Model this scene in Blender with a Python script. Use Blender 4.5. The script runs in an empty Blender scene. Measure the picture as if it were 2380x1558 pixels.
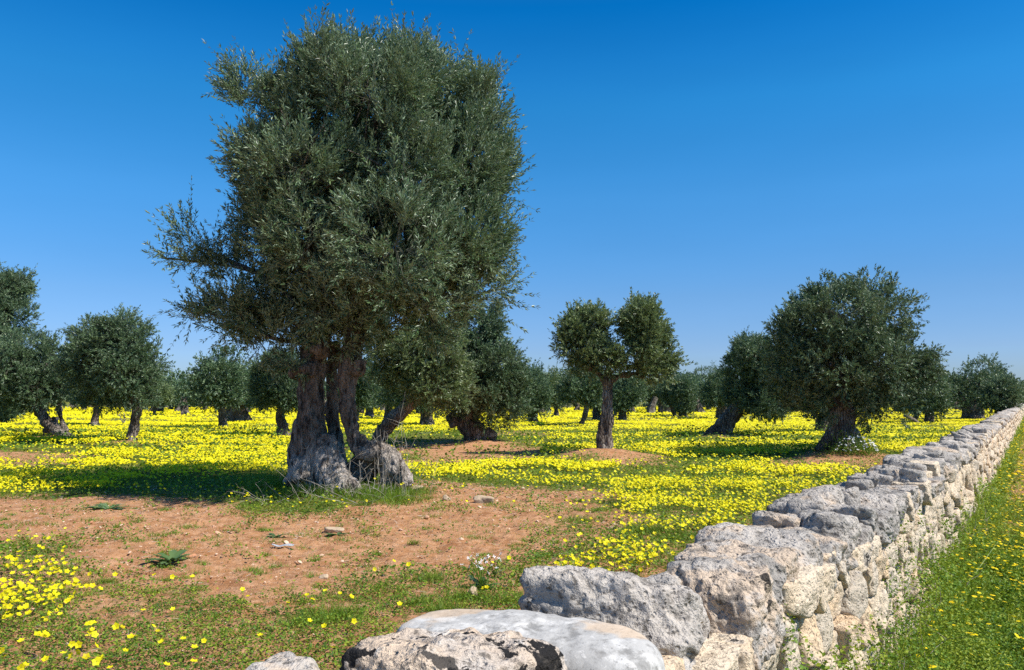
import bpy, math, time
import numpy as np
from math import sin, cos, radians, pi
T0 = time.time()
sc = bpy.context.scene
COL = sc.collection
RNG = np.random.default_rng(7)

# ------------------------------------------------------------------ camera
CAM_H = 1.6
FP = 1850.0                      # focal length in units of the 2380 wide photo
PITCH = math.atan2(149.0, FP)
cam_d = bpy.data.cameras.new('camera'); cam = bpy.data.objects.new('camera', cam_d); COL.objects.link(cam)
cam_d.sensor_width = 36.0; cam_d.lens = FP/2380.0*36.0
cam_d.clip_start = 0.05; cam_d.clip_end = 3000
cam.location = (0, 0, CAM_H); cam.rotation_euler = (pi/2+PITCH, 0, 0)
sc.camera = cam

# ------------------------------------------------------------------ sky and sun
SUN_AZ, SUN_EL = radians(116), radians(51)
w = bpy.data.worlds.new('World'); sc.world = w; w.use_nodes = True
wt = w.node_tree
for n in list(wt.nodes): wt.nodes.remove(n)
sky = wt.nodes.new('ShaderNodeTexSky'); sky.sky_type = 'NISHITA'; sky.sun_disc = False
sky.sun_elevation = SUN_EL; sky.sun_rotation = SUN_AZ; sky.altitude = 50
sky.air_density = 1.0; sky.dust_density = 0.35; sky.ozone_density = 3.2
hsv = wt.nodes.new('ShaderNodeHueSaturation'); hsv.inputs['Hue'].default_value = 0.508; hsv.inputs['Saturation'].default_value = 1.30; hsv.inputs['Value'].default_value = 1.0
bg = wt.nodes.new('ShaderNodeBackground'); bg.inputs['Strength'].default_value = 0.13
wo = wt.nodes.new('ShaderNodeOutputWorld')
tc = wt.nodes.new('ShaderNodeTexCoord'); sx = wt.nodes.new('ShaderNodeSeparateXYZ'); wt.links.new(tc.outputs['Generated'], sx.inputs[0])
cr = wt.nodes.new('ShaderNodeValToRGB'); mul = wt.nodes.new('ShaderNodeMix'); mul.data_type = 'RGBA'; mul.blend_type = 'MULTIPLY'; mul.inputs[0].default_value = 1
el = cr.color_ramp.elements
el[0].position = 0.0; el[0].color = (.37, .46, .76, 1); el[1].position = .8; el[1].color = (.72, .66, .56, 1)
for p_, c_ in ((.06, (.40, .50, .76)), (.124, (.46, .60, .75)), (.245, (.43, .82, .88)), (.35, (.25, .90, .93)), (.454, (.02, .75, .90)), (.58, (.6, .82, .85))):
    e_ = el.new(p_); e_.color = (*c_, 1)
wt.links.new(sx.outputs[2], cr.inputs[0]); wt.links.new(hsv.outputs[0], mul.inputs[6]); wt.links.new(cr.outputs[0], mul.inputs[7])
cn = wt.nodes.new('ShaderNodeTexNoise'); cn.inputs['Scale'].default_value = 2.2; cn.inputs['Detail'].default_value = 6
cm = wt.nodes.new('ShaderNodeMapping'); cm.inputs['Scale'].default_value = (1, 1, 5); wt.links.new(tc.outputs['Generated'], cm.inputs[0]); wt.links.new(cm.outputs[0], cn.inputs['Vector'])
mr_ = wt.nodes.new('ShaderNodeMapRange'); mr_.inputs[1].default_value = .3; mr_.inputs[2].default_value = .75; mr_.inputs[3].default_value = .975; mr_.inputs[4].default_value = 1.05
wt.links.new(cn.outputs[0], mr_.inputs[0]); wt.links.new(mr_.outputs[0], hsv.inputs['Value'])
wt.links.new(sky.outputs[0], hsv.inputs['Color']); wt.links.new(mul.outputs[2], bg.inputs['Color']); wt.links.new(bg.outputs[0], wo.inputs['Surface'])
sl = bpy.data.lights.new('sun', 'SUN'); sl.energy = 5.0; sl.angle = radians(0.53); sl.color = (1.0, 0.955, 0.88)
so = bpy.data.objects.new('sun', sl); COL.objects.link(so)
so.rotation_euler = (pi/2-SUN_EL, 0, pi-SUN_AZ); so.location = (20, -5, 30)
sc.view_settings.view_transform = 'Standard'; sc.view_settings.look = 'None'
sc.view_settings.exposure = 0.45; sc.view_settings.gamma = 1.0
sc.render.engine = 'CYCLES'
sc.cycles.max_bounces = 6; sc.cycles.diffuse_bounces = 2; sc.cycles.glossy_bounces = 2
sc.cycles.transmission_bounces = 3; sc.cycles.transparent_max_bounces = 4
sc.cycles.use_denoising = False
sc.cycles.sample_clamp_indirect = 4.0

# ------------------------------------------------------------------ noise
_p = np.random.default_rng(3).permutation(256); _p = np.concatenate([_p, _p, _p])
_g = np.random.default_rng(4).normal(size=(256, 3)); _g /= np.linalg.norm(_g, axis=1)[:, None]; _g = _g.astype(np.float32)
def noise3(P):
    P = np.asarray(P, np.float32); I = np.floor(P).astype(np.int64); F = P - I; I &= 255
    U = F*F*F*(F*(F*6-15)+10); r = 0
    for dx in (0, 1):
        for dy in (0, 1):
            for dz in (0, 1):
                h = _p[_p[_p[(I[:, 0]+dx) & 255]+((I[:, 1]+dy) & 255)]+((I[:, 2]+dz) & 255)]
                g = _g[h]
                d = g[:, 0]*(F[:, 0]-dx)+g[:, 1]*(F[:, 1]-dy)+g[:, 2]*(F[:, 2]-dz)
                wgt = (U[:, 0] if dx else 1-U[:, 0])*(U[:, 1] if dy else 1-U[:, 1])*(U[:, 2] if dz else 1-U[:, 2])
                r = r + d*wgt
    return r*1.6
def fbm(P, o=4, gain=.5):
    P = np.asarray(P, np.float32); a = 1.; r = 0; t = 0
    for k in range(o):
        r = r + a*noise3(P*(2.03**k)+17.3*k); t += a; a *= gain
    return r/t*1.3
def fbm2(x, y, f=1., o=4, seed=0, fy=None):
    return fbm(np.stack([x*f, y*(f if fy is None else fy), np.full_like(x, seed*7.77+.31)], 1), o)
def sstep(a, b, x):
    t = np.clip((x-a)/(b-a), 0, 1); return t*t*(3-2*t)

# ------------------------------------------------------------------ photo directions to the ground
def ray(dx, dy):
    r = dx-1190.; u = 779.-dy
    return np.array([r, FP*cos(PITCH)-u*sin(PITCH), FP*sin(PITCH)+u*cos(PITCH)])
def on_plane(dx, dy, z=0.):
    d = ray(dx, dy); k = (z-CAM_H)/d[2]; return np.array([d[0]*k, d[1]*k, z])
def at_depth(dx, dy, Y):
    d = ray(dx, dy); k = Y/d[1]; return np.array([d[0]*k, Y, CAM_H+d[2]*k])
def proj(x, y, z):
    h = z-CAM_H
    f = y*cos(PITCH)+h*sin(PITCH); u = -y*sin(PITCH)+h*cos(PITCH)
    f = np.maximum(f, .05)
    return 1190+FP*x/f, 779-FP*u/f

# ------------------------------------------------------------------ wall frame
PHI = math.atan2(1208*1.0, FP*cos(PITCH)+149*sin(PITCH))
ES = np.array([sin(PHI), cos(PHI), 0]); ET = np.array([-cos(PHI), sin(PHI), 0]); EZ = np.array([0, 0, 1.])
W0, W1, WTOP = 0.70, 1.15, 0.86
def wall_st(x, y): return x*ES[0]+y*ES[1], x*ET[0]+y*ET[1]
def wp(s, t, z): return s*ES+t*ET+np.array([0, 0, z])

# ------------------------------------------------------------------ terrain
MOUNDS = []     # x, y, radius, height
def gz(x, y):
    x = np.atleast_1d(np.asarray(x, float)); y = np.atleast_1d(np.asarray(y, float))
    s, t = wall_st(x, y)
    far = sstep(8, 30, np.hypot(x, y))
    off = sstep(.2, 3., np.abs(t-.87))
    z = (.05*fbm2(x, y, .35, 2, 1)+.09*far*fbm2(x, y, .11, 2, 2))*off
    for mx, my, r, h in MOUNDS:
        d2 = ((x-mx)**2+(y-my)**2)/(r*r)
        m = d2 < 6
        z[m] += h*np.exp(-d2[m]*1.4)
    return z
def gz1(x, y): return float(gz(x, y)[0])

def in_poly(px, py, poly):
    c = np.zeros(px.shape, bool); n = len(poly)
    for i in range(n):
        x1, y1 = poly[i]; x2, y2 = poly[(i+1) % n]
        if y1 == y2: continue
        m = (y1 > py) != (y2 > py)
        c ^= m & (px < (x2-x1)*(py-y1)/(y2-y1)+x1)
    return c
SOIL = [
 ([(-600,1152),(200,1157),(420,1160),(560,1190),(760,1215),(950,1165),(1150,1165),(1300,1180),(1400,1215),(1300,1240),(1240,1290),(1120,1290),(960,1318),(800,1362),(560,1390),(300,1372),(180,1290),(60,1245),(-600,1238)], .95),
 ([(930,1120),(1150,1135),(1430,1150),(1440,1200),(1330,1240),(1150,1190),(930,1170)], .62),
 ([(930,1022),(1230,1032),(1240,1066),(1000,1092),(930,1080)], .72),
 ([(1310,1052),(1450,1048),(1580,1078),(1400,1086)], .85),
 ([(1750,1066),(2110,1066),(2060,1095),(1830,1092)], .85),
 ([(-300,1052),(180,1055),(195,1080),(-300,1084)], .9),
 ([(1130,1000),(1330,1003),(1330,1014),(1130,1012)], .4),
]
FLOW = [
 ([(-900,900),(690,900),(690,1092),(600,1112),(330,1105),(280,1142),(0,1152),(-900,1150)], 1.0),
 ([(940,1088),(1100,1078),(1250,1072),(1430,1082),(1430,1125),(1260,1122),(1050,1112),(950,1106)], 1.0),
 ([(1400,1135),(1500,1118),(1650,1088),(1800,1070),(1990,1090),(1960,1120),(1800,1160),(1700,1212),(1560,1232),(1440,1190)], .95),
 ([(1290,1268),(1360,1250),(1440,1240),(1530,1262),(1530,1312),(1310,1318)], .9),
 ([(1440,1228),(1475,1228),(1475,1250),(1440,1250)], .7),
 ([(690,900),(3300,900),(3300,1050),(1700,1052),(1560,1050),(1300,1032),(1260,1000),(690,1008)], .88),
 ([(1230,1040),(1420,1030),(1420,1052),(1250,1056)], .95),
 ([(1440,1030),(1880,1030),(1820,1062),(1500,1060)], 1.0),
 ([(-300,1272),(60,1262),(60,1320),(168,1345),(160,1400),(60,1425),(-300,1430)], .55),
 ([(-40,1345),(100,1342),(172,1350),(165,1395),(60,1418),(-40,1415)], .85),
 ([(-300,1262),(30,1262),(30,1292),(-300,1300)], .85),
 ([(1400,1250),(1475,1250),(1475,1290),(1400,1290)], 1.),
 ([(88,1284),(142,1284),(142,1318),(88,1318)], .95),
 ([(-300,1445),(400,1450),(420,1660),(-300,1660)], .14),
 ([(400,1440),(950,1430),(950,1560),(400,1600)], .05),
 ([(690,1380),(960,1380),(960,1450),(690,1450)], .05),
]
def soil_amt(x, y, jit=.35, rng=RNG):
    r = np.maximum(np.hypot(x, y), 1.)
    jx = x+rng.normal(0, 1, x.shape)*jit*np.minimum(r/12, 1.5)+.8*fbm2(x, y, .9, 4, 5)*np.minimum(r/8, 1.5)
    jy = y+rng.normal(0, 1, x.shape)*jit*np.minimum(r/12, 1.5)+.8*fbm2(x, y, .9, 4, 6)*np.minimum(r/8, 1.5)
    px, py = proj(jx, jy, 0.)
    v = np.where(py > 1300, .47, np.where(py > 1190, .3, .1))
    v[y < .5] = .3
    for poly, a in SOIL: v[in_poly(px, py, poly) & (jy > .5)] = a
    for mx, my, mr, mh in MOUNDS:
        if mh < .05: continue
        v = np.maximum(v, .75*np.exp(-((jx-mx)**2+(jy-my+.2)**2)/(.5*mr*mr)) if my > 16 else v)
    s, t = wall_st(x, y)
    v[(t < W0) & (y > 0)] = .15
    v[(t < .45) & (s > 9) & (s < 60)] = .5
    return v
def flower_amt(x, y, rng=RNG):
    r = np.maximum(np.hypot(x, y), 1.)
    k = np.minimum(r/14, 1.5)
    jx = x+rng.normal(0, .15, x.shape)*k+.45*fbm2(x, y, .9, 3, 8)*k
    jy = y+rng.normal(0, .18, x.shape)*k+.6*fbm2(x, y, .9, 3, 9)*k
    px, py = proj(jx, jy, np.where(r < 12, .14, .05))
    v = np.where(py > 1300, .012, .02)
    for poly, a in FLOW: v = np.where(in_poly(px, py, poly), a, v)
    so = soil_amt(x, y, .1, rng)
    v = v*np.clip(1-1.25*sstep(.45, .8, so), .0, 1)
    far = sstep(14, 30, r)
    p = fbm2(x, y, .5, 4, 11, .8)+1.0*fbm2(x, y, .08, 3, 12, .30)+.35*far*fbm2(x, y, .2, 2, 15, .7)
    thr = -.04+.17*far
    dens = sstep(thr-.22, thr+.10, p)
    nr = sstep(9, 7, r); cl = sstep(-.05, .25, fbm2(x, y, 3.2, 3, 19))
    d2 = .22+.78*sstep(-.16, .12, fbm2(x, y, 1.7, 4, 77, 2.2))
    v = v*np.where(v > .5, (.05+.95*dens)*np.where(r < 35, d2, 1), 1)*np.where(v > .8, 1, 1-nr+nr*cl*1.6)
    for mx, my, mr, mh in MOUNDS:
        v = v*(1-.95*np.exp(-((x-mx)**2+(y-my)**2)/(.35*mr*mr)))
    s, t = wall_st(x, y)
    v[t < W1+.05] = 0
    v *= 1-.6*np.exp(-((t-W1)/.25)**2)*(s > 6)
    return v

# ------------------------------------------------------------------ mesh helpers
def mesh_arrays(name, V, Fc, mats=(), smooth=False, attrs=None, mi=None):
    """Fc: int array (n,k) or a list of such arrays."""
    me = bpy.data.meshes.new(name)
    Fl = Fc if isinstance(Fc, list) else [Fc]
    V = np.ascontiguousarray(V, np.float32)
    nl = sum(f.size for f in Fl); npoly = sum(len(f) for f in Fl)
    me.vertices.add(len(V)); me.vertices.foreach_set('co', V.ravel())
    me.loops.add(nl); me.loops.foreach_set('vertex_index', np.concatenate([f.ravel() for f in Fl]).astype(np.int32))
    me.polygons.add(npoly)
    st = []; o = 0
    for f in Fl:
        st.append(o+np.arange(len(f))*f.shape[1]); o += f.size
    me.polygons.foreach_set('loop_start', np.concatenate(st).astype(np.int32))
    if mi is not None: me.polygons.foreach_set('material_index', np.asarray(mi, np.int32))
    me.polygons.foreach_set('use_smooth', np.full(npoly, smooth, bool))
    for m in mats: me.materials.append(m)
    if attrs:
        for k, a in attrs.items():
            at = me.attributes.new(k, 'FLOAT', 'POINT'); at.data.foreach_set('value', np.ascontiguousarray(a, np.float32))
    me.update(calc_edges=True)
    return me
def link(name, me, parent=None, loc=None, rotz=0.):
    o = bpy.data.objects.new(name, me); COL.objects.link(o)
    if loc is not None: o.location = loc
    if rotz: o.rotation_euler[2] = rotz
    if parent is not None: o.parent = parent
    return o
def tag(o, label=None, cat=None, group=None, kind=None):
    if label: o['label'] = label
    if cat: o['category'] = cat
    if group: o['group'] = group
    if kind: o['kind'] = kind
    return o
def scatter(tv, tf, pos, R, scale):
    """template verts (k,3), faces (m,q); pos (n,3), R (n,3,3) columns = axes, scale (n,) or (n,3)"""
    n = len(pos); k = len(tv)
    scale = np.asarray(scale, np.float32)
    if scale.ndim == 1: scale = scale[:, None].repeat(3, 1)
    L = np.asarray(tv, np.float32)[None]*scale[:, None, :]
    V = np.einsum('nij,nkj->nki', R.astype(np.float32), L)+np.asarray(pos, np.float32)[:, None, :]
    F_ = (np.asarray(tf)[None]+(np.arange(n)*k)[:, None, None]).reshape(-1, np.asarray(tf).shape[1])
    return V.reshape(-1, 3), F_
def norm(v): return v/np.maximum(np.linalg.norm(v, axis=-1, keepdims=True), 1e-9)
def frames(d, roll):
    """local x = side, y = along d, z = normal"""
    d = norm(d); up = np.where(np.abs(d[:, 2:3]) > .95, np.array([[1., 0, 0]]), np.array([[0, 0, 1.]]))
    s = norm(np.cross(d, up)); n = np.cross(s, d)
    c = np.cos(roll)[:, None]; k = np.sin(roll)[:, None]
    s2 = s*c+n*k; n2 = np.cross(s2, d)
    return np.stack([s2, d, n2], 2)
def join(parts):
    V = []; Fq = []; o = 0
    for v, f in parts: V.append(v); Fq.append(f+o); o += len(v)
    return np.concatenate(V), np.concatenate(Fq)
_cs = {}
def cubesphere(n):
    if n in _cs: return _cs[n]
    idx = {}; V = []; Fc = []
    a = np.tan(np.linspace(-pi/4, pi/4, n+1))
    def vid(p):
        k = tuple(int(round(q*1e5)) for q in p)
        if k not in idx: idx[k] = len(V); V.append(p)
        return idx[k]
    for ax in range(3):
        for sgn in (-1, 1):
            g = [[None]*(n+1) for _ in range(n+1)]
            for i in range(n+1):
                for j in range(n+1):
                    p = [0, 0, 0]; p[ax] = sgn; p[(ax+1) % 3] = a[i]; p[(ax+2) % 3] = a[j]; g[i][j] = vid(p)
            for i in range(n):
                for j in range(n):
                    q = [g[i][j], g[i+1][j], g[i+1][j+1], g[i][j+1]]
                    Fc.append(q if sgn > 0 else q[::-1])
    V = norm(np.array(V, float)); _cs[n] = (V, np.array(Fc)); return _cs[n]
def tube(pts, rad, seg=12, cap=True, ecc=None):
    pts = np.asarray(pts, float); rad = np.asarray(rad, float); n = len(pts)
    T = np.gradient(pts, axis=0) if n > 2 else np.repeat((pts[1]-pts[0])[None], 2, 0)
    T = norm(T); up = np.array([0.13, 1., .07]); V = []
    S = norm(np.cross(T, up)); B = np.cross(T, S)
    th = np.linspace(0, 2*pi, seg, endpoint=False)
    V = pts[:, None, :]+rad[:, None, None]*(np.cos(th)[None, :, None]*S[:, None, :]+np.sin(th)[None, :, None]*B[:, None, :])
    V = V.reshape(-1, 3); i = np.arange(n-1)[:, None]*seg; j = np.arange(seg)[None]; j2 = (j+1) % seg
    Fq = np.stack([i+j, i+j2, i+seg+j2, i+seg+j], 2).reshape(-1, 4)
    if cap:
        V = np.concatenate([V, pts[:1]-T[:1]*rad[0]*.3, pts[-1:]+T[-1:]*rad[-1]*.3]); a = len(V)-2; b = len(V)-1
        jj = np.arange(0, seg, 2); c1 = np.stack([np.full(len(jj), a), (jj+2) % seg, (jj+1) % seg, jj], 1)
        o = (n-1)*seg; c2 = np.stack([np.full(len(jj), b), o+jj, o+(jj+1) % seg, o+(jj+2) % seg], 1)
        Fq = np.concatenate([Fq, c1, c2])
    return V, Fq
def smooth_path(P, R, k=6):
    P = np.asarray(P, float); R = np.asarray(R, float); n = len(P)
    u = np.linspace(0, n-1, (n-1)*k+1); i = np.clip(u.astype(int), 0, n-2); f = (u-i)[:, None]
    p0 = P[np.clip(i-1, 0, n-1)]; p1 = P[i]; p2 = P[i+1]; p3 = P[np.clip(i+2, 0, n-1)]
    Q = .5*((2*p1)+(-p0+p2)*f+(2*p0-5*p1+4*p2-p3)*f*f+(-p0+3*p1-3*p2+p3)*f**3)
    return Q, R[i]*(1-f[:, 0])+R[i+1]*f[:, 0]

# ------------------------------------------------------------------ materials
class NT:
    def __init__(s, name):
        s.m = bpy.data.materials.new(name); s.m.use_nodes = True; s.t = s.m.node_tree
        s.b = s.t.nodes['Principled BSDF']; s.out = s.t.nodes['Material Output']
    def n(s, ty, props=None, **ins):
        nd = s.t.nodes.new('ShaderNode'+ty)
        for k, v in (props or {}).items(): setattr(nd, k, v)
        for k, v in ins.items():
            k = k.replace('_', ' ')
            key = int(k[1:]) if k[0] == 'i' and k[1:].isdigit() else k
            s.put(nd.inputs[key], v)
        return nd
    def put(s, sock, v):
        if isinstance(v, bpy.types.NodeSocket): s.t.links.new(v, sock)
        elif isinstance(v, (tuple, list)) and len(v) == 3 and sock.type == 'RGBA': sock.default_value = (*v, 1)
        else: sock.default_value = v
    def mix(s, f, a, b, mode='MIX'):
        nd = s.t.nodes.new('ShaderNodeMix'); nd.data_type = 'RGBA'; nd.blend_type = mode
        s.put(nd.inputs[0], f); s.put(nd.inputs[6], a); s.put(nd.inputs[7], b); return nd.outputs[2]
    def ramp(s, v, a, b, lo=0., hi=1.):
        nd = s.n('MapRange', {'interpolation_type': 'SMOOTHSTEP'}, Value=v); nd.inputs[1].default_value = a; nd.inputs[2].default_value = b
        nd.inputs[3].default_value = lo; nd.inputs[4].default_value = hi; return nd.outputs[0]
    def noise(s, vec, scale, detail=4., rough=.55):
        return s.n('TexNoise', Vector=vec, Scale=scale, Detail=detail, Roughness=rough).outputs[0]
    def math(s, op, a, b=0.):
        nd = s.t.nodes.new('ShaderNodeMath'); nd.operation = op; s.put(nd.inputs[0], a); s.put(nd.inputs[1], b); return nd.outputs[0]
    def attr(s, name): return s.n('Attribute', {'attribute_name': name}).outputs['Fac']
    def bump(s, h, strength, dist, nrm=None):
        nd = s.n('Bump', Height=h, Strength=strength, Distance=dist)
        if nrm is not None: s.put(nd.inputs['Normal'], nrm)
        return nd.outputs[0]
    def fin(s, col, rough=.8, nrm=None, spec=.3):
        s.put(s.b.inputs['Base Color'], col); s.put(s.b.inputs['Roughness'], rough)
        s.b.inputs['Specular IOR Level'].default_value = spec
        if nrm is not None: s.put(s.b.inputs['Normal'], nrm)
        return s.m

def leafy(name, cols, back=None, trans=.25, rough=.5, spec=.35):
    """two-sided leaf: colour varies by the 'tint' attribute; thin translucent"""
    k = NT(name); t = k.attr('tint')
    c = k.mix(k.ramp(t, 0, .5), cols[0], cols[1]); c = k.mix(k.ramp(t, .5, 1.), c, cols[2])
    if back is not None:
        g = k.n('NewGeometry').outputs['Backfacing']; c = k.mix(g, c, back)
    k.fin(c, rough, None, spec)
    if trans > 0:
        tr = k.n('BsdfTranslucent', Color=k.mix(.5, c, (cols[2][0]*1.3, cols[2][1]*1.4, cols[2][2]*.7)))
        ms = k.n('MixShader', Fac=trans); k.t.links.new(k.b.outputs[0], ms.inputs[1]); k.t.links.new(tr.outputs[0], ms.inputs[2])
        k.t.links.new(ms.outputs[0], k.out.inputs[0])
    return k.m
M = {}
M['leaf'] = leafy('olive_leaf', [(.024, .058, .020), (.068, .128, .045), (.19, .26, .105)], back=(.22, .30, .18), trans=.10, rough=.42, spec=.42)
M['leaf_far'] = leafy('olive_leaf_far', [(.025, .060, .024), (.066, .122, .048), (.155, .22, .09)], back=(.17, .24, .14), trans=.10, rough=.45, spec=.45)
M['leaf_pale'] = leafy('olive_leaf_pale', [(.048, .085, .030), (.11, .165, .052), (.24, .30, .10)], back=(.21, .27, .14), trans=.15, rough=.42, spec=.5)
M['petal'] = leafy('yellow_petal', [(.58, .48, .004), (.76, .67, .006), (.88, .82, .02)], trans=.25, rough=.55, spec=.2)
M['gold'] = leafy('golden_petal', [(.85, .50, .004), (.85, .62, .006), (.9, .72, .01)], trans=.2, rough=.55, spec=.2)
M['white'] = leafy('white_petal', [(.75, .76, .85), (.82, .82, .86), (.85, .85, .85)], trans=.2, rough=.6, spec=.2)
M['green'] = leafy('herb_green', [(.035, .10, .010), (.105, .20, .016), (.28, .34, .03)], trans=.25, rough=.55, spec=.25)
M['herb'] = leafy('weed_green', [(.06, .075, .02), (.10, .14, .022), (.24, .23, .06)], trans=.22, rough=.6, spec=.2)
M['grassm'] = leafy('grass_green', [(.05, .13, .014), (.15, .25, .02), (.42, .45, .07)], trans=.25, rough=.5, spec=.3)
M['dark_leaf'] = leafy('rosette_green', [(.05, .10, .035), (.09, .155, .05), (.15, .22, .08)], trans=.15, rough=.45, spec=.35)
M['twig'] = leafy('olive_twig', [(.10, .11, .075), (.16, .165, .12), (.22, .22, .17)], trans=0, rough=.8, spec=.1)
M['straw'] = leafy('dry_stem', [(.16, .13, .095), (.30, .265, .21), (.46, .43, .37)], trans=0, rough=.8, spec=.2)

def mk_ground():
    k = NT('field_soil'); P = k.n('NewGeometry').outputs['Position']
    sa = k.attr('soil')
    n1 = k.noise(P, 1.3, 5., .6); n2 = k.noise(P, 9., 6., .65); n3 = k.noise(P, 55., 4., .6); nb = k.noise(P, 220., 2., .5)
    c = k.mix(k.ramp(n1, .3, .7), (.38, .172, .070), (.51, .265, .125))
    c = k.mix(k.ramp(n2, .40, .66), c, (.56, .32, .18))
    c = k.mix(k.ramp(k.noise(P, 3.4, 6., .7), .50, .66, 0, .7), c, (.27, .12, .055))
    c = k.mix(k.ramp(n3, .55, .75, 0, .7), c, (.26, .105, .05))
    c = k.mix(k.ramp(n3, .42, .28, 0, .6), c, (.62, .40, .27))
    v = k.n('TexVoronoi', Vector=P, Scale=38.); st = k.ramp(v.outputs['Distance'], .20, .12)
    pick = k.ramp(k.n('SeparateColor', Color=v.outputs['Color']).outputs[0], .80, .86)
    c = k.mix(k.math('MULTIPLY', st, pick), c, (.52, .36, .25))
    g1 = k.mix(k.ramp(k.noise(P, 6., 5.), .35, .65), (.075, .115, .014), (.15, .185, .025))
    g1 = k.mix(k.ramp(k.noise(P, 30., 4.), .45, .7), g1, (.24, .15, .06))
    gn = k.math('ADD', k.math('MULTIPLY', k.math('SUBTRACT', k.noise(P, 12., 5., .7), .5), 1.6), sa)
    c = k.mix(k.ramp(gn, .25, .5), g1, c)
    # pale yellow bloom where the flowers carpet the far field
    ya = k.attr('bloom'); yn = k.math('ADD', k.math('MULTIPLY', k.math('SUBTRACT', k.noise(P, 3.5, 6., .75), .5), 2.), ya)
    c = k.mix(k.ramp(yn, .45, .75, 0, .6), c, (.42, .40, .02))
    h = k.math('ADD', k.math('MULTIPLY', n3, .5), k.math('ADD', n2, k.math('MULTIPLY', nb, .2)))
    h = k.math('ADD', h, k.math('MULTIPLY', k.math('MULTIPLY', st, pick), .25))
    return k.fin(c, .95, k.bump(h, .9, .035), .1)
M['ground'] = mk_ground()

def mk_bark():
    k = NT('olive_bark'); P = k.n('TexCoord').outputs['Object']
    mp = k.n('Mapping', Vector=P); mp.inputs['Scale'].default_value = (1, 1, .22)
    mq = k.n('Mapping', Vector=P); mq.inputs['Scale'].default_value = (1, 1, .5)
    n1 = k.noise(mp.outputs[0], 13., 6., .65); n2 = k.noise(mq.outputs[0], 42., 4., .6); n3 = k.noise(P, 2.2, 3.)
    v = k.n('TexVoronoi', {'feature': 'DISTANCE_TO_EDGE'}, Vector=mp.outputs[0], Scale=16.).outputs['Distance']
    c = k.mix(k.ramp(n1, .3, .7), (.060, .044, .032), (.24, .195, .155))
    c = k.mix(k.ramp(n3, .42, .62, 0, .75), c, (.40, .35, .30))
    c = k.mix(k.ramp(v, .10, .0, 0, .8), c, (.028, .020, .016))
    c = k.mix(k.ramp(n2, .56, .72, 0, .5), c, (.42, .39, .35))
    # relief from cracks and ridges
    h = k.math('ADD', k.math('MULTIPLY', k.ramp(v, 0, .18), .7), k.math('ADD', n1, k.math('MULTIPLY', n2, .35)))
    return k.fin(c, .92, k.bump(h, 1., .05), .15)
M['bark'] = mk_bark()
def mk_root():
    k = NT('grey_root_bark'); P = k.n('TexCoord').outputs['Object']
    mq = k.n('Mapping', Vector=P); mq.inputs['Scale'].default_value = (1, 1, .38)
    n1 = k.noise(mq.outputs[0], 9., 6., .7); n2 = k.noise(P, 38., 5., .65); n3 = k.noise(P, 1.7, 3.)
    v = k.n('TexVoronoi', {'feature': 'DISTANCE_TO_EDGE'}, Vector=mq.outputs[0], Scale=19.).outputs['Distance']
    z = k.n('SeparateXYZ', Vector=P).outputs[2]
    foot = k.ramp(k.math('ADD', z, k.math('MULTIPLY', n3, .8)), 1.45, .5)
    dark = k.mix(k.ramp(n1, .34, .62), (.050, .036, .026), (.26, .205, .155))
    pale = k.mix(k.ramp(n1, .34, .62), (.19, .155, .125), (.60, .53, .46))  # pale grey root bark, lightened further to paint sunlight on the foot
    c = k.mix(foot, dark, pale)
    c = k.mix(k.ramp(v, .05, .0, 0, .45), c, (.03, .022, .018))
    c = k.mix(k.ramp(n1, .48, .36, 0, .7), c, (.03, .022, .018))
    c = k.mix(k.ramp(n2, .56, .72, 0, .45), c, (.45, .42, .39))
    c = k.mix(k.ramp(n2, .44, .30, 0, .6), c, (.04, .03, .025))
    h = k.math('ADD', k.math('MULTIPLY', k.ramp(v, 0, .16), .25), k.math('ADD', n1, k.math('MULTIPLY', n2, .4)))
    return k.fin(c, .92, k.bump(h, 1., .06), .15)
M['root'] = mk_root()

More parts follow.
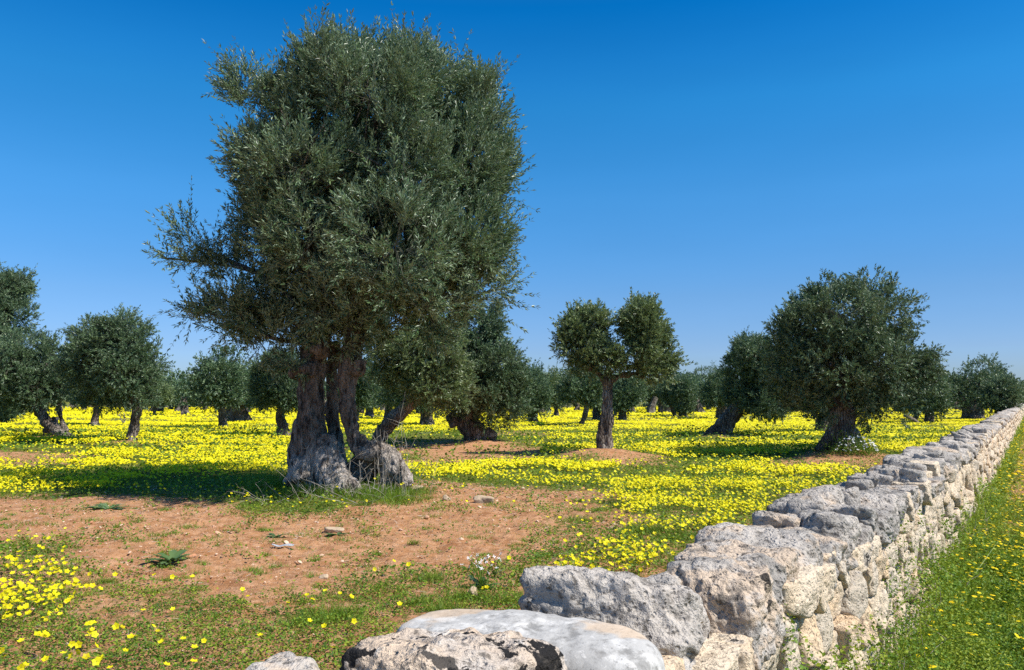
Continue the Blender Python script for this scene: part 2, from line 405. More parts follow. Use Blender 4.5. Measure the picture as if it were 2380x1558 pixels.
def mk_stone(name, kind):
    """kind 0 grey weathered cap, 1 cream face stone, 2 smooth pale slab, 3 cream with black lichen"""
    k = NT(name); P = k.n('TexCoord').outputs['Object']; t = k.attr('tint')
    tt = k.n('CombineXYZ', X=k.math('MULTIPLY', t, 31.), Y=k.math('MULTIPLY', t, 17.), Z=0.)
    Q = k.n('VectorMath', {'operation': 'ADD'}, i0=P, i1=tt.outputs[0]).outputs[0]
    n1 = k.noise(Q, 3.2, 5., .6); n2 = k.noise(Q, 13., 6., .68); n3 = k.noise(Q, 40., 5., .65); n4 = k.noise(Q, 7., 4., .6)
    vf = k.n('TexVoronoi', Vector=Q, Scale=46.).outputs['Distance']
    if kind == 0:
        c = k.mix(k.ramp(n1, .36, .62), (.33, .305, .275), (.54, .485, .425))
        c = k.mix(k.ramp(k.math('ADD', n4, k.math('MULTIPLY', k.math('SUBTRACT', t, .5), .28)), .52, .64, 0, .8), c, (.60, .46, .33))
        c = k.mix(k.ramp(n2, .54, .70, 0, .8), c, (.56, .52, .47))
        c = k.mix(k.ramp(n2, .48, .34, 0, .85), c, (.13, .115, .10))
    elif kind == 1:
        a = k.mix(k.ramp(t, .0, .35), (.50, .43, .34), (.69, .55, .385)); a = k.mix(k.ramp(t, .55, 1.), a, (.70, .50, .31))
        c = k.mix(k.ramp(n1, .35, .65, 0, .8), a, (.70, .59, .45))
        c = k.mix(k.ramp(n4, .56, .68, 0, .6), c, (.42, .39, .36))
        c = k.mix(k.ramp(n2, .60, .72, 0, .6), c, (.74, .66, .55))
        c = k.mix(k.ramp(n2, .44, .32, 0, .75), c, (.26, .19, .14))
    elif kind == 2:
        c = k.mix(k.ramp(n1, .35, .62), (.27, .262, .25), (.41, .40, .38))
        c = k.mix(k.ramp(n4, .50, .60, 0, .8), c, (.60, .585, .555))
        c = k.mix(k.ramp(n2, .50, .36, 0, .7), c, (.17, .165, .155))
        c = k.mix(k.ramp(n4, .45, .32, 0, .35), c, (.24, .235, .225))
        c = k.mix(k.ramp(n3, .58, .66, 0, .5), c, (.62, .60, .57))
        c = k.mix(k.ramp(vf, .13, .07, 0, .55), c, (.15, .145, .14))
        c = k.mix(k.ramp(k.noise(Q, 4.3, 4.), .54, .62, 0, .65), c, (.55, .40, .26))
        c = k.mix(k.ramp(n2, .60, .70, 0, .5), c, (.64, .63, .60))
    else:
        c = k.mix(k.ramp(n1, .38, .62), (.50, .45, .40), (.62, .48, .35))
        c = k.mix(k.ramp(n2, .55, .68, 0, .8), c, (.66, .62, .57))
        c = k.mix(k.ramp(n2, .44, .34, 0, .8), c, (.22, .17, .13))
        c = k.mix(k.ramp(k.math('ADD', k.noise(Q, 9., 5., .62), k.math('MULTIPLY', k.math('SUBTRACT', n3, .5), .16)), .555, .575), c, (.022, .020, .019))
    pit = k.ramp(n3, .46, .34, 0, (.8, .5, .3, .7)[kind])
    c = k.mix(pit, c, (.07, .06, .05))
    if kind != 2:
        c = k.mix(k.ramp(k.math('ADD', n4, k.math('MULTIPLY', n3, .25)), .79, .81, 0, .9), c, (.03, .028, .027))
    if kind == 2: h = k.math('ADD', k.math('MULTIPLY', n3, .12), k.math('MULTIPLY', n2, .25)); d = .02
    else: h = k.math('ADD', k.math('ADD', n2, k.math('MULTIPLY', n3, .55)), k.math('MULTIPLY', k.ramp(vf, .05, .35), .22)); d = .035
    return k.fin(c, .9, k.bump(h, 1., d), .2)
M['cap'] = mk_stone('grey_capstone', 0); M['face'] = mk_stone('cream_limestone', 1)
M['slab'] = mk_stone('smooth_pale_limestone', 2); M['lichen'] = mk_stone('lichen_limestone', 3)
def flat(name, col, rough=.7, spec=.3):
    k = NT(name); P = k.n('NewGeometry').outputs['Position']; n = k.noise(P, 60., 4.)
    return k.fin(k.mix(k.ramp(n, .3, .7), tuple(c*.75 for c in col), col), rough, k.bump(n, .5, .01), spec)
M['core'] = flat('wall_core_shade', (.09, .07, .055), .95, .1)  # dark brown puts the shade of the open joints into the colour
M['scrap'] = flat('pale_scrap', (.42, .44, .47), .5, .4)

# ================================================================== TREES (positions first: they raise mounds)
# label, D base (x, y), mound height, stems [(pts[(Dx,Dy,rD,off)])], lobes [(Dx,Dy,rx,ry)], level (0 hero,1 mid,2 far), leaf mat
def tree_base(bx, by, z0): return on_plane(bx, by, z0)
TREES = []
def T(label, base, z0, stems, lobes, lvl=1, mat='leaf_far', mr=1.6, **kw):
    b = tree_base(base[0], base[1], z0)
    if lvl < 2: MOUNDS.append((b[0], b[1]+.1, mr, z0))
    TREES.append(dict(label=label, b=b, base=base, stems=stems, lobes=lobes, lvl=lvl, mat=mat, **kw))

T('tall ancient olive with split hollow trunk beside the bare red soil', (800, 1130), .16,
  [ [(742,1150,58,0),(738,1080,46,0),(727,1010,37,0),(723,940,33,0),(725,870,32,0),(734,800,34,0),(745,740,26,0)],
    [(715,1130,44,.15),(705,1060,36,.1),(712,980,28,0)],
    [(785,1150,44,-.45),(768,1090,36,-.25),(750,1020,26,-.1)],
    [(700,1120,38,-.2),(700,1070,30,-.1)],
    [(680,868,16,-.1),(705,860,20,-.2),(730,858,16,-.25)], [(738,812,30,-.25),(752,806,24,-.3)],
    [(775,800,16,.55),(772,900,15,.6),(776,1000,17,.6),(790,1090,24,.55)],
    [(912,1068,22,0),(880,1055,24,0),(845,1042,26,0),(824,1012,19,-.05),(811,965,18,-.05),(807,905,20,-.05),(812,850,24,-.05),(820,800,28,0),(838,745,22,0)],
    [(860,1045,22,.05),(900,1062,24,-.1),(925,1090,22,-.25),(950,1126,12,-.45)],
    [(895,1060,20,.1),(905,1110,22,.0),(900,1145,20,0)], [(820,1150,40,.45),(850,1080,38,.45),(890,1070,26,.3)], [(905,1080,22,.3),(925,1130,22,.15)],
    [(833,868,12,-.25),(838,840,14,-.2)],
    [(790,1128,30,-.5),(820,1140,20,-.8)] ],
  [ (880,235,190,150),(770,195,110,95),(965,185,110,90),(1060,230,90,85),(668,258,84,86),(572,218,32,62),(550,290,20,20),
    (700,400,165,160),(930,400,215,190),(1090,400,90,150),(1165,395,50,36),(1120,260,45,90),(618,430,65,150),
    (720,560,160,140),(915,580,200,170),(1085,560,90,120),(1150,590,40,28),(800,705,160,95),(980,690,160,85),(1110,665,55,50),
    (620,620,80,70),(545,640,70,42),(460,605,60,34),(395,590,42,20),(450,560,18,34),(560,720,95,70),(500,740,60,40),(640,790,95,60),(700,840,50,34),(790,770,95,45),(880,740,70,50),(760,760,60,55),(1000,740,80,50),(622,500,55,90),(640,700,80,60),(600,800,60,40) ],
  0, 'leaf', 2.3, limbs=14)
T('olive with forked open crown on a slim twisted trunk', (1401, 1040), .24,
  [ [(1401,1052,30,0),(1404,1010,21,0),(1409,960,17,0),(1412,910,17,0),(1411,880,20,0)],
    [(1390,1056,16,0),(1396,1020,14,0),(1400,980,12,0)], [(1414,1052,15,-.1),(1416,1000,12,-.1),(1419,950,11,-.1)],
    [(1408,885,14,0),(1392,872,10,0),(1375,850,8,0)], [(1412,885,14,0),(1450,872,9,0),(1490,868,6,0)] ],
  [ (1370,765,50,42),(1345,795,44,40),(1345,750,28,28),(1490,750,44,44),(1505,795,50,46),(1535,835,32,30),(1440,825,50,28),(1380,845,50,26),(1460,855,56,24),(1525,862,32,14) ],
  1, 'leaf_pale', 1.5, sparse=.5, dens=.74, shr=.94, rs=.62)
T('big round-crowned olive on a thick fluted trunk near the stone wall', (1958, 1042), .24,
  [ [(1960,1060,42,0),(1955,1020,33,0),(1952,970,29,0),(1950,930,30,0),(1950,880,24,0)],
    [(1985,1058,22,0),(1976,1010,18,0),(1970,950,17,0)], [(1935,1052,20,0),(1940,1000,17,0),(1938,950,16,0)],
    [(1900,1048,12,-.1),(1918,1030,15,0),(1935,1005,17,0)], [(2010,1038,9,0),(1995,1028,13,0),(1980,1000,15,0)] ],
  [ (1960,730,110,90),(1880,770,75,85),(2050,730,62,85),(1930,850,125,95),(2040,850,95,90),(1850,860,60,90),(2110,830,42,70),(2130,880,45,60),(1960,930,120,48),(2060,940,60,38),(1860,920,45,40),(2040,985,18,14) ],
  1, 'leaf_far', 1.5, dens=1.2)
T('dark olive whose low trunk leans sharply with roots sprawling, between slim and fluted trunks', (1690, 1012), .12,
  [ [(1672,1024,22,0),(1688,992,22,0),(1710,955,20,0),(1740,900,14,0)], [(1622,1018,6,-.2),(1645,1008,9,-.1),(1672,985,12,0),(1702,955,14,0)], [(1650,1024,8,-.3),(1675,1000,10,-.2)] ],
  [ (1752,830,56,50),(1726,880,46,55),(1792,870,46,58),(1774,930,58,45),(1722,935,28,28),(1818,930,20,32) ], 1)
T('sturdy olive with straight bare trunk standing in the yellow flowers', (310, 1026), .14,
  [ [(308,1036,18,0),(309,1010,14,0),(312,980,13,0),(318,945,14,0),(300,890,10,0)], [(298,1032,8,0),(303,1010,8,0)] ],
  [ (240,800,66,58),(290,790,56,56),(205,850,62,62),(280,860,75,68),(335,850,38,48),(320,905,50,42),(230,915,58,40),(350,880,22,20) ], 1)
T('leaning olive with sprawling pale trunk beneath a broad dark crown', (118, 1016), .12,
  [ [(178,1028,10,-.2),(150,1014,14,-.1),(122,994,15,0),(98,968,15,0),(78,930,14,0)], [(108,1024,12,.1),(112,1000,13,.1)], [(154,1005,8,.6),(142,975,6,.6),(136,935,7,.6)], [(124,1010,9,1.),(126,970,9,1.)] ],
  [ (60,830,62,58),(115,840,45,50),(20,860,60,60),(90,900,72,52),(10,920,60,40),(-40,880,60,60),(150,880,30,40) ], 1)
T('tall olive crown cut by the frame edge above the leaning trunk', (-40, 1010), .1,
  [ [(-40,1020,26,0),(-42,960,20,0),(-40,900,16,0),(-30,800,12,0)] ],
  [ (10,680,48,55),(-30,700,60,70),(40,660,26,26),(-20,780,60,50),(30,740,42,42),(-60,640,50,50) ], 1, 'leaf_far', 1.5, sparse=.85)
T('olive with short root-flared trunk partly hidden by the straight-trunked one', (222, 989), .08,
  [ [(222,996,20,0),(221,980,10,0),(226,950,9,0)], [(206,992,6,0),(218,982,6,0)] ],
  [ (190,900,42,40),(225,890,42,46),(165,880,30,30),(250,920,30,26) ], 1)
T('olive with big root burl under a drooping crown beyond the hollow trunk', (655, 1011), .1,
  [ [(658,1016,20,0),(655,990,14,0),(650,955,11,0)], [(668,1012,10,0),(664,985,7,0)] ],
  [ (650,900,48,38),(620,915,32,30),(680,915,34,30),(650,860,50,34) ], 1)
T('yellow-green olive whose trunk leans strongly away from the hollow trunk', (880, 1030), .15,
  [ [(868,1040,13,0),(886,1010,20,0),(915,975,20,0),(945,945,20,0),(968,915,18,0),(985,870,13,0)], [(862,1034,9,0),(895,1006,12,-.1)] ],
  [ (960,820,75,60),(900,840,48,45),(1020,830,55,65),(1000,890,60,52),(940,890,48,32),(1050,900,42,50),(1010,760,60,40),(880,790,34,30) ], 1, 'leaf_pale', 1.4)
T('massive low olive with crown draping to the ground around its dark squat trunk', (1108, 1020), .15,
  [ [(1108,1034,34,0),(1100,1000,32,0),(1080,980,26,0),(1100,950,24,0)], [(1150,1016,12,-.2),(1130,1005,16,0)], [(1060,985,18,-.1),(1045,965,14,-.1)] ],
  [ (1110,780,50,62),(1140,750,32,44),(1080,830,62,60),(1160,860,55,70),(1100,900,75,60),(1185,920,42,55),(1140,960,68,40),(1060,940,40,32),(1200,880,26,34) ], 1, 'leaf_far', 1.5, dens=1.2)
# farther trees: (label, base, stems, lobes)
def S(x, y, top, r, lean=0, n=3): # simple trunk
    return [(x, y+3, r*1.5, 0), (x+lean*.5, (y*2+top)/3, r*1.05, 0), (x+lean, top, r*.9, 0)]
FAR = [
 ('slim pale-crowned olive past the straight trunk, down the open lane', (359,966),[S(359,966,925,3)],[(362,912,26,18),(350,925,18,12),(380,920,16,14)],'leaf_pale'),
 ('dark twin-trunked olive closing the open lane at the field end', (401,953),[S(397,953,925,5),S(411,952,925,4)],[(405,905,28,24),(425,910,20,24),(390,915,18,16)],'leaf_far'),
 ('olive with crown overlapped by the hollow tree\'s low branch', (519,996),[S(519,996,950,9,-4)],[(500,880,46,44),(490,915,36,34),(540,905,40,40),(520,850,40,30)],'leaf_far'),
 ('old olive with three wide dark trunks among yellow flowers', (552,984),[S(545,984,935,10),S(560,984,935,8),S(530,985,940,6),[(592,983,4,0),(578,973,6,0),(564,950,6,0)]],[(570,900,44,40),(600,910,34,36),(545,890,40,34),(620,880,40,30)],'leaf_far'),
 ('small slim-trunked olive framed between hollow and leaning trunks', (830,983),[S(830,983,945,5)],[(830,900,30,38),(848,920,24,26),(840,870,26,30)],'leaf_far'),
 ('olive with stubby trunk behind the slim-trunked one', (859,969),[S(859,969,935,9)],[(870,900,34,32),(860,925,28,18),(895,915,26,24)],'leaf_far'),
 ('olive with pale wide trunk seen below the yellow-green crown', (995,991),[S(993,992,950,15,-3)],[(990,920,48,32),(960,910,36,30),(930,915,36,26)],'leaf_far'),
 ('olive with pale pitted trunk just behind the strongly leaning one', (902,977),[S(902,977,940,9,2)],[(905,900,34,34),(925,915,26,24)],'leaf_far'),
 ('olive with double dark trunk beside the draping crown', (1239,983),[S(1232,983,940,6),S(1244,982,940,6)],[(1230,900,34,44),(1250,920,24,30),(1215,930,24,36)],'leaf_far'),
 ('upright olive with narrow crown and single thin trunk', (1293,968),[S(1293,968,925,5)],[(1290,900,22,36),(1300,925,16,20),(1272,905,16,30)],'leaf_pale'),
 ('olive on curved leaning trunk just behind the forked-crown tree', (1355,990),[[(1347,993,7,0),(1357,975,6,0),(1363,950,7,0),(1365,920,6,0)]],[(1355,890,38,34),(1335,905,24,30),(1378,905,22,34),(1365,870,26,20)],'leaf_far'),
 ('broad-based olive hidden behind the slim twisted trunk', (1386,977),[S(1386,977,940,9)],[(1388,915,22,30),(1400,900,20,26)],'leaf_far'),
 ('blue-green olive with bulky trunk beside the slim twisted trunk', (1447,979),[S(1447,980,935,9)],[(1452,915,24,30),(1440,930,18,20),(1470,905,22,24)],'leaf_far'),
 ('olive with short thin trunk close by the slim twisted one', (1430,970),[S(1430,970,940,4)],[(1428,915,18,26),(1436,930,14,18)],'leaf_far'),
 ('compact olive with straight dark trunk in the middle distance', (1514,956),[S(1510,956,920,6),S(1519,956,920,5)],[(1508,905,22,22),(1522,915,20,18)],'leaf_far'),
 ('spreading olive on a wide dark stump-like base', (1542,961),[S(1538,961,922,8),S(1549,961,922,7)],[(1540,900,28,20),(1560,910,22,18),(1535,918,24,12)],'leaf_pale'),
 ('olive with white slanting trunk leaning towards its neighbour', (1566,969),[[(1571,971,5,0),(1564,955,5,0),(1557,935,5,0)]],[(1562,910,22,22),(1572,925,16,16)],'leaf_far'),
 ('olive with foliage sprouting around its trunk foot', (1587,971),[S(1587,971,930,9)],[(1588,905,24,24),(1590,930,20,18),(1588,960,12,9)],'leaf_far'),
 ('pale tall olive beside the dark leaning one, thin trunk', (1647,954),[S(1647,954,915,5)],[(1640,885,28,30),(1655,905,24,24),(1628,905,20,20)],'leaf_far'),
 ('olive with broad gnarled pitted trunk behind the leaning roots', (1680,976),[S(1676,977,935,12),S(1690,975,935,8)],[(1680,900,34,34),(1660,920,26,22)],'leaf_far'),
 ('small olive with flared trunk between two dark round crowns', (1853,958),[S(1853,958,925,7)],[(1850,912,24,22),(1838,925,16,12)],'leaf_far'),
 ('slender-trunked olive under the edge of the big round crown', (1891,971),[S(1891,971,930,5)],[(1890,915,30,24),(1880,935,22,16)],'leaf_far'),
 ('gnarled split trunk olive just behind the fluted trunk', (1912,1005),[[(1905,1010,12,0),(1908,985,13,0),(1922,955,12,0)],[(1930,1005,8,0),(1925,980,8,0)]],[(1915,900,40,40),(1900,930,26,20)],'leaf_far'),
 ('olive with twisted grey trunk beside a pale fallen bough', (2128,978),[[(2122,982,6,0),(2130,965,6,0),(2138,935,7,0)]],[(2130,915,34,32),(2110,940,26,20),(2150,900,24,30)],'leaf_far'),
 ('olive with two straight dark trunks past the pale fallen bough', (2160,985),[S(2154,985,940,6),S(2165,986,940,6,-2)],[(2160,905,30,38),(2172,935,22,24),(2145,925,22,28)],'leaf_far'),
 ('double-lobed dark olive with massive flared base and pale split trunk', (2264,977),[S(2262,977,935,18),S(2245,976,945,9),[(2288,986,6,0),(2280,965,7,0),(2274,945,8,0)]],[(2285,866,40,28),(2245,878,34,30),(2220,905,36,34),(2300,905,40,36),(2250,925,44,22),(2200,915,20,26)],'leaf_far'),
 ('olive on a bent slender trunk close to the wall', (2317,984),[[(2312,988,9,0),(2316,970,6,0),(2326,945,6,0)]],[(2325,910,26,28),(2310,930,24,18),(2340,930,14,18)],'leaf_far'),
 ('last olive at the far end of the stone wall', (2368,948),[S(2366,948,930,3)],[(2368,918,22,22),(2350,930,14,12)],'leaf_pale'),
 ('low bushy olive with no visible trunk near the lane end', (420,949),[S(440,949,930,3)],[(440,910,16,26),(452,925,12,16)],'leaf_far'),
 ('olive with dark flat-bottomed crown at the flower field\'s edge', (12,985),[S(8,986,950,8)],[(10,950,30,16),(-20,940,30,20)],'leaf_far'),
]
for lab, base, stems, lobes, mt in FAR: T(lab, base, 0.02, stems, lobes, 2, mt)
SOILR = [(t['b'][0], t['b'][1]) for t in TREES]

# ================================================================== GROUND
def grid_axis(lo, hi, fine_lo, fine_hi, step, grow=1.07):
    a = list(np.arange(fine_lo, fine_hi, step)); st = step; v = fine_lo
    L = []
    while v > lo: st = min(st*grow, 40); v -= st; L.append(v)
    st = step; v = a[-1]; H = []
    while v < hi: st = min(st*grow, 40); v += st; H.append(v)
    return np.array(L[::-1]+a+H)
def make_ground():
    gx = grid_axis(-700, 700, -5.5, 3.2, .045, 1.035); gy = grid_axis(-200, 1500, 3.0, 11, .05, 1.02)
    X, Y = np.meshgrid(gx, gy); x = X.ravel(); y = Y.ravel(); z = gz(x, y)
    r = np.hypot(x, y); so = np.zeros_like(x); fl = np.zeros_like(x)
    for k in range(6):
        so += soil_amt(x, y, .3)/6; fl += flower_amt(x, y)/6
    near = 1-sstep(10, 30, r)
    rough = .028*fbm2(x, y, 3.1, 4, 21)+.026*fbm2(x, y, 11., 3, 22)
    for k in range(1): z = z+rough*near*(.4+so)
    nx, ny = len(gx), len(gy)
    i = np.arange(ny-1)[:, None]*nx; j = np.arange(nx-1)[None]
    Fq = np.stack([i+j, i+j+1, i+nx+j+1, i+nx+j], 2).reshape(-1, 4)
    me = mesh_arrays('ground', np.stack([x, y, z], 1), Fq, [M['ground']], True, {'soil': so, 'bloom': fl*sstep(6, 40, r)*.6})
    return tag(link('ground', me), 'red earth field with patches of green cover', None, None, 'structure')
make_ground()
print('ground', time.time()-T0)

# ================================================================== TREE BUILDER
def remeshed(parts, voxel, mat, amp, seed, fz=.3, fine=True):
    V, Fq = join(parts)
    me = mesh_arrays('tmp', V, Fq); ob = link('tmp', me)
    md = ob.modifiers.new('r', 'REMESH'); md.mode = 'VOXEL'; md.voxel_size = voxel; md.use_smooth_shade = True
    dg = bpy.context.evaluated_depsgraph_get(); nm = bpy.data.meshes.new_from_object(ob.evaluated_get(dg))
    bpy.data.objects.remove(ob); bpy.data.meshes.remove(me)
    n = len(nm.vertices); co = np.empty(n*3, np.float32); nm.vertices.foreach_get('co', co); co = co.reshape(-1, 3)
    no = np.empty(n*3, np.float32); nm.vertices.foreach_get('normal', no); no = no.reshape(-1, 3)
    q = co*np.array([1, 1, fz])+seed*3.1
    wob = co+np.stack([noise3(co*1.3+seed), noise3(co*1.3+seed+9), np.zeros(n)], 1)*.12*amp/.05
    fq = 7.5 if fine and voxel < .03 else 5.
    d = -np.abs(noise3(np.stack([wob[:, 0]*fq, wob[:, 1]*fq, wob[:, 2]*fq*.26], 1)))*2.2+.6 + .9*noise3(co*2.3+seed)
    d2 = -np.abs(noise3(np.stack([wob[:, 0]*15, wob[:, 1]*15, wob[:, 2]*3.5], 1)))*.8+.2
    co = co+no*(amp*d+amp*.7*d2*(1 if fine else 0)+amp*.5*fbm(co*np.array([13, 13, 6.])+seed, 3))[:, None]
    nm.vertices.foreach_set('co', co.ravel()); nm.materials.clear(); nm.materials.append(mat)
    nm.polygons.foreach_set('use_smooth', np.full(len(nm.polygons), True))
    nm.update(); return nm
LEAF_V = np.array([(0, 0, 0), (-.5, .45, .06), (0, 1, -.04), (.5, .45, .06)], float); LEAF_F = np.array([[0, 3, 2, 1]])
def crown(lobes, n_clump, rc, n_twig, tl, n_pair, ll, lw, rng, sparse=1., shoot=.12, stems=True, shr=.92, spread=.6, upw=.4):
    """lobes: (n,6) centre and radii. returns leaf mesh arrays and twig mesh arrays"""
    C = lobes[:, :3]; R = lobes[:, 3:]
    area = (R[:, 0]*R[:, 2]+R[:, 1]*R[:, 2])**.8; pr = area/area.sum()
    li = rng.choice(len(C), n_clump*3, p=pr)
    d = norm(rng.normal(size=(len(li), 3))); rho = rng.uniform(.25, 1, len(li))**.45
    rho = rho*(1+.30*noise3(C[li]*.7+d*R[li]*1.5/max(rc*2., .1)*.45))
    p = C[li]+R[li]*d*rho[:, None]*shr
    # outline noise so that the crown is uneven, and gaps
    m = np.ones(len(p), bool)
    dd = np.linalg.norm((p[:, None]-C[None])/R[None], axis=2); deep = dd.min(1)
    m &= (deep > .45) | (rng.random(len(p)) < .25)
    scl = 1./max(rc*3.2, .1)
    m &= fbm(p*scl+5., 2) > (-.45 if sparse >= 1 else -.45+.45*(1-sparse)*2)
    m &= p[:, 2] > .35
    p = p[m][:n_clump]; li = li[m][:n_clump]; d = d[m][:n_clump]; nc = len(p)
    rcl = rc*rng.uniform(.6, 1.35, nc)
    on = norm(d/R[li])
    nt = int(n_twig)
    ci = np.repeat(np.arange(nc), nt)
    td = norm(on[ci]*.6+rng.normal(size=(len(ci), 3))*spread+rng.normal(size=(nc, 3))[ci]*.35+np.array([0, 0, upw]))
    to = p[ci]+td*(rcl[ci]*rng.uniform(.0, .75, len(ci)))[:, None]+rng.normal(size=(len(ci), 3))*(rcl[ci]*.28)[:, None]
    L = tl*rng.uniform(.6, 1.3, len(ci))*np.where(rng.random(len(ci)) < shoot, 1.7, 1.)
    # twig curve bends up
    k = n_pair; f = (np.arange(k)+.7)/k
    bend = np.array([0, 0, 1.])*rng.uniform(-.15, .35, len(ci))[:, None]
    P = to[:, None]+td[:, None]*(L[:, None]*f[None])[..., None]+bend[:, None]*(L[:, None]*f[None]**2)[..., None]*.5
    ax = norm(td[:, None]+bend[:, None]*f[None, :, None])
    ref = norm(np.cross(td, rng.normal(size=td.shape)))[:, None]; ref2 = np.cross(ax, np.broadcast_to(ref, ax.shape))
    alt = (np.arange(k) % 2)[None, :, None]
    side = norm(ref*(1-alt)+ref2*alt+0*ax)
    out = []
    tint_t = np.clip(rng.normal(.42, .17, nc)[ci]+rng.normal(0, .14, len(ci)), 0, 1)
    poss = []; dirs = []; tn = []
    for sg in (-1, 1):
        dr = norm(ax*rng.uniform(.7, 1.4, ax.shape[:2])[..., None]+side*sg*rng.uniform(.45, .95, ax.shape[:2])[..., None]+rng.normal(size=ax.shape)*.14)
        poss.append(P.reshape(-1, 3)); dirs.append(dr.reshape(-1, 3)); tn.append(np.repeat(tint_t, k))
    tip = to+td*L[:, None]+bend*(L*.5)[:, None]; poss.append(tip); dirs.append(norm(td+bend)); tn.append(tint_t)
    poss = np.concatenate(poss); dirs = np.concatenate(dirs); tn = np.concatenate(tn)
    n = len(poss); roll = rng.normal(0, .9, n)
    FR = frames(dirs, roll)
    sc_ = ll*rng.uniform(.65, 1.2, n)
    V, Fq = scatter(LEAF_V, LEAF_F, poss, FR, np.stack([sc_*lw/ll, sc_, sc_], 1))
    tin = np.repeat(np.clip(tn+rng.normal(0, .17, n), 0, 1), 4)
    tw = None
    if stems:
        tt = np.array([(-.5, 0, 0), (.5, 0, 0), (.15, 1, 0), (-.15, 1, 0), (0, 0, -.5), (0, 0, .5), (0, 1, .15), (0, 1, -.15)]); tf = np.array([[0, 1, 2, 3], [4, 5, 6, 7]])
        FR = frames(td+bend*.5, np.zeros(len(td)))
        tw = scatter(tt, tf, to-td*.15*L[:, None], FR, np.stack([np.full(len(L), .006), L*1.15, np.full(len(L), .006)], 1))
        # stalks from inside to clumps
        hub = p-on*(rcl*1.8)[:, None]; FR2 = frames(p-hub, np.zeros(nc)); LL = np.linalg.norm(p-hub, axis=1)
        tw = join([tw, scatter(tt, tf, hub, FR2, np.stack([np.full(nc, .016), LL, np.full(nc, .016)], 1))])
    return V, Fq, tin, tw
PARAM = {0: dict(n=1450, rc=.24, nt=15, tl=.33, np_=8, ll=.088, lw=.024),
         1: dict(n=700, rc=.25, nt=12, tl=.20, np_=5, ll=.098, lw=.036),
         2: dict(n=300, rc=.36, nt=10, tl=.26, np_=3, ll=.15, lw=.065)}
def build_tree(t, idx):
    rng = np.random.default_rng(100+idx); b = t['b']; Y = b[1]; m = Y/FP; lvl = t['lvl']
    g = gz1(b[0], b[1]); origin = np.array([b[0], b[1], g])
    kw = PARAM[lvl]
    root = bpy.data.objects.new('olive_tree', None); COL.objects.link(root); root.location = origin; root.empty_display_size = .3
    tag(root, t['label'], 'tree', 'old olive trees of the grove')
    parts = []
    for st in t['stems']:
        P = []; Rr = []
        for (x, y, r, off) in st:
            q = at_depth(x, y, Y+off*(1 if lvl < 1 else .8)); P.append(q-origin); Rr.append(r*m*(.90 if lvl < 1 else t.get('rs', .80) if lvl == 1 else .95))
        Q, Rq = smooth_path(P, Rr, 5); parts.append(tube(Q, Rq, 14))
    vox = {0: .024, 1: .045, 2: .09}[lvl]
    # lobes
    L = []
    for (x, y, rx, ry) in t['lobes']:
        off = rng.uniform(-.25, .25)*rx*m+(t['lobes'][0][0] != x)*rng.uniform(-.5, .5)*min(rx*m, 1.)
        c = at_depth(x, y, Y+off)-origin
        rd = (.5*(rx+ry)*m*1.05) if lvl else min(.55*(rx+ry)*m, 1.5)
        L.append([*c, rx*m, rd, ry*m])
    # extra lobes give the crown depth behind and in front of the outline
    base = np.array(L)
    big = base[np.argsort(-base[:, 3]*base[:, 5])[:max(3, len(base)//3)]]
    zoff = 1.0 if lvl == 0 else .8
    for bgl in big:
        for sg in (-1, 1):
            e = bgl.copy(); dy = sg*bgl[3]*zoff; kk = (Y+bgl[1]+dy)/(Y+bgl[1]); cw = origin-np.array([0, 0, CAM_H])
            e[:3] = (e[:3]+cw)*kk-cw; e[3:] *= .74*kk; L.append(list(e))
    L = np.array(L)
    # limbs
    tops = [at_depth(st[-1][0], st[-1][1], Y+st[-1][3])-origin for st in t['stems'] if st[-1][1] == min(s[-1][1] for s in t['stems']) or len(t['stems']) < 2 or st[-1][1] < t['base'][1]-.7*(t['base'][1]-min(s[-1][1] for s in t['stems']))]
    tr = max(.03, t['stems'][0][-1][2]*m*.55)
    limbs = []
    order = np.argsort(-L[:, 3]*L[:, 5])[:(26 if lvl == 0 else 8 if lvl == 1 else 4)]
    for j in order:
        c = L[j, :3]; s0 = min(tops, key=lambda q: np.linalg.norm(q-c)); mid = (s0+c)/2+np.array([0, 0, .12])*np.linalg.norm(c-s0)+rng.normal(0, .1, 3)
        Q, Rq = smooth_path([s0-np.array([0, 0, .1]), mid, c], [tr, tr*.55, tr*.2], 5); limbs.append(tube(Q, Rq, 6))
        if lvl == 0:
            for _ in range(4):
                a = Q[rng.integers(4, len(Q))]; e = c+rng.normal(0, .5, 3)*L[j, 3:]; mm = (a+e)/2+rng.normal(0, .08, 3)
                Q2, R2 = smooth_path([a, mm, e], [tr*.25, tr*.16, tr*.06], 4); limbs.append(tube(Q2, R2, 5))
    if lvl == 0:   # the visible long side branch
        for pts in ([(735,800),(680,700),(590,632),(470,610),(375,600)], [(700,760),(610,700),(520,720)], [(735,800),(650,790),(580,770),(500,750)],
                    [(590,632),(520,600),(455,570)], [(830,760),(960,660),(1080,580)], [(830,760),(900,700),(1050,690),(1120,660)]):
            P = [at_depth(x, y, Y+rng.uniform(-.2, .2))-origin for x, y in pts]; Q, Rq = smooth_path(P, np.linspace(.05, .012, len(P)), 5); limbs.append(tube(Q, Rq, 6))
    nm = remeshed(parts, vox, M['root'] if lvl == 0 else M['bark'], {0: .042, 1: .05, 2: .05}[lvl], idx, fine=lvl < 2); nm.name = 'trunk'
    link('trunk', nm, root)
    V, Fq = join(limbs); link('limbs', mesh_arrays('limbs', V, Fq, [M['bark']], True), root)
    dn = t.get('dens', 1.); a = (L[:, 3]*L[:, 5]).sum()
    nclump = int(kw['n']*dn)
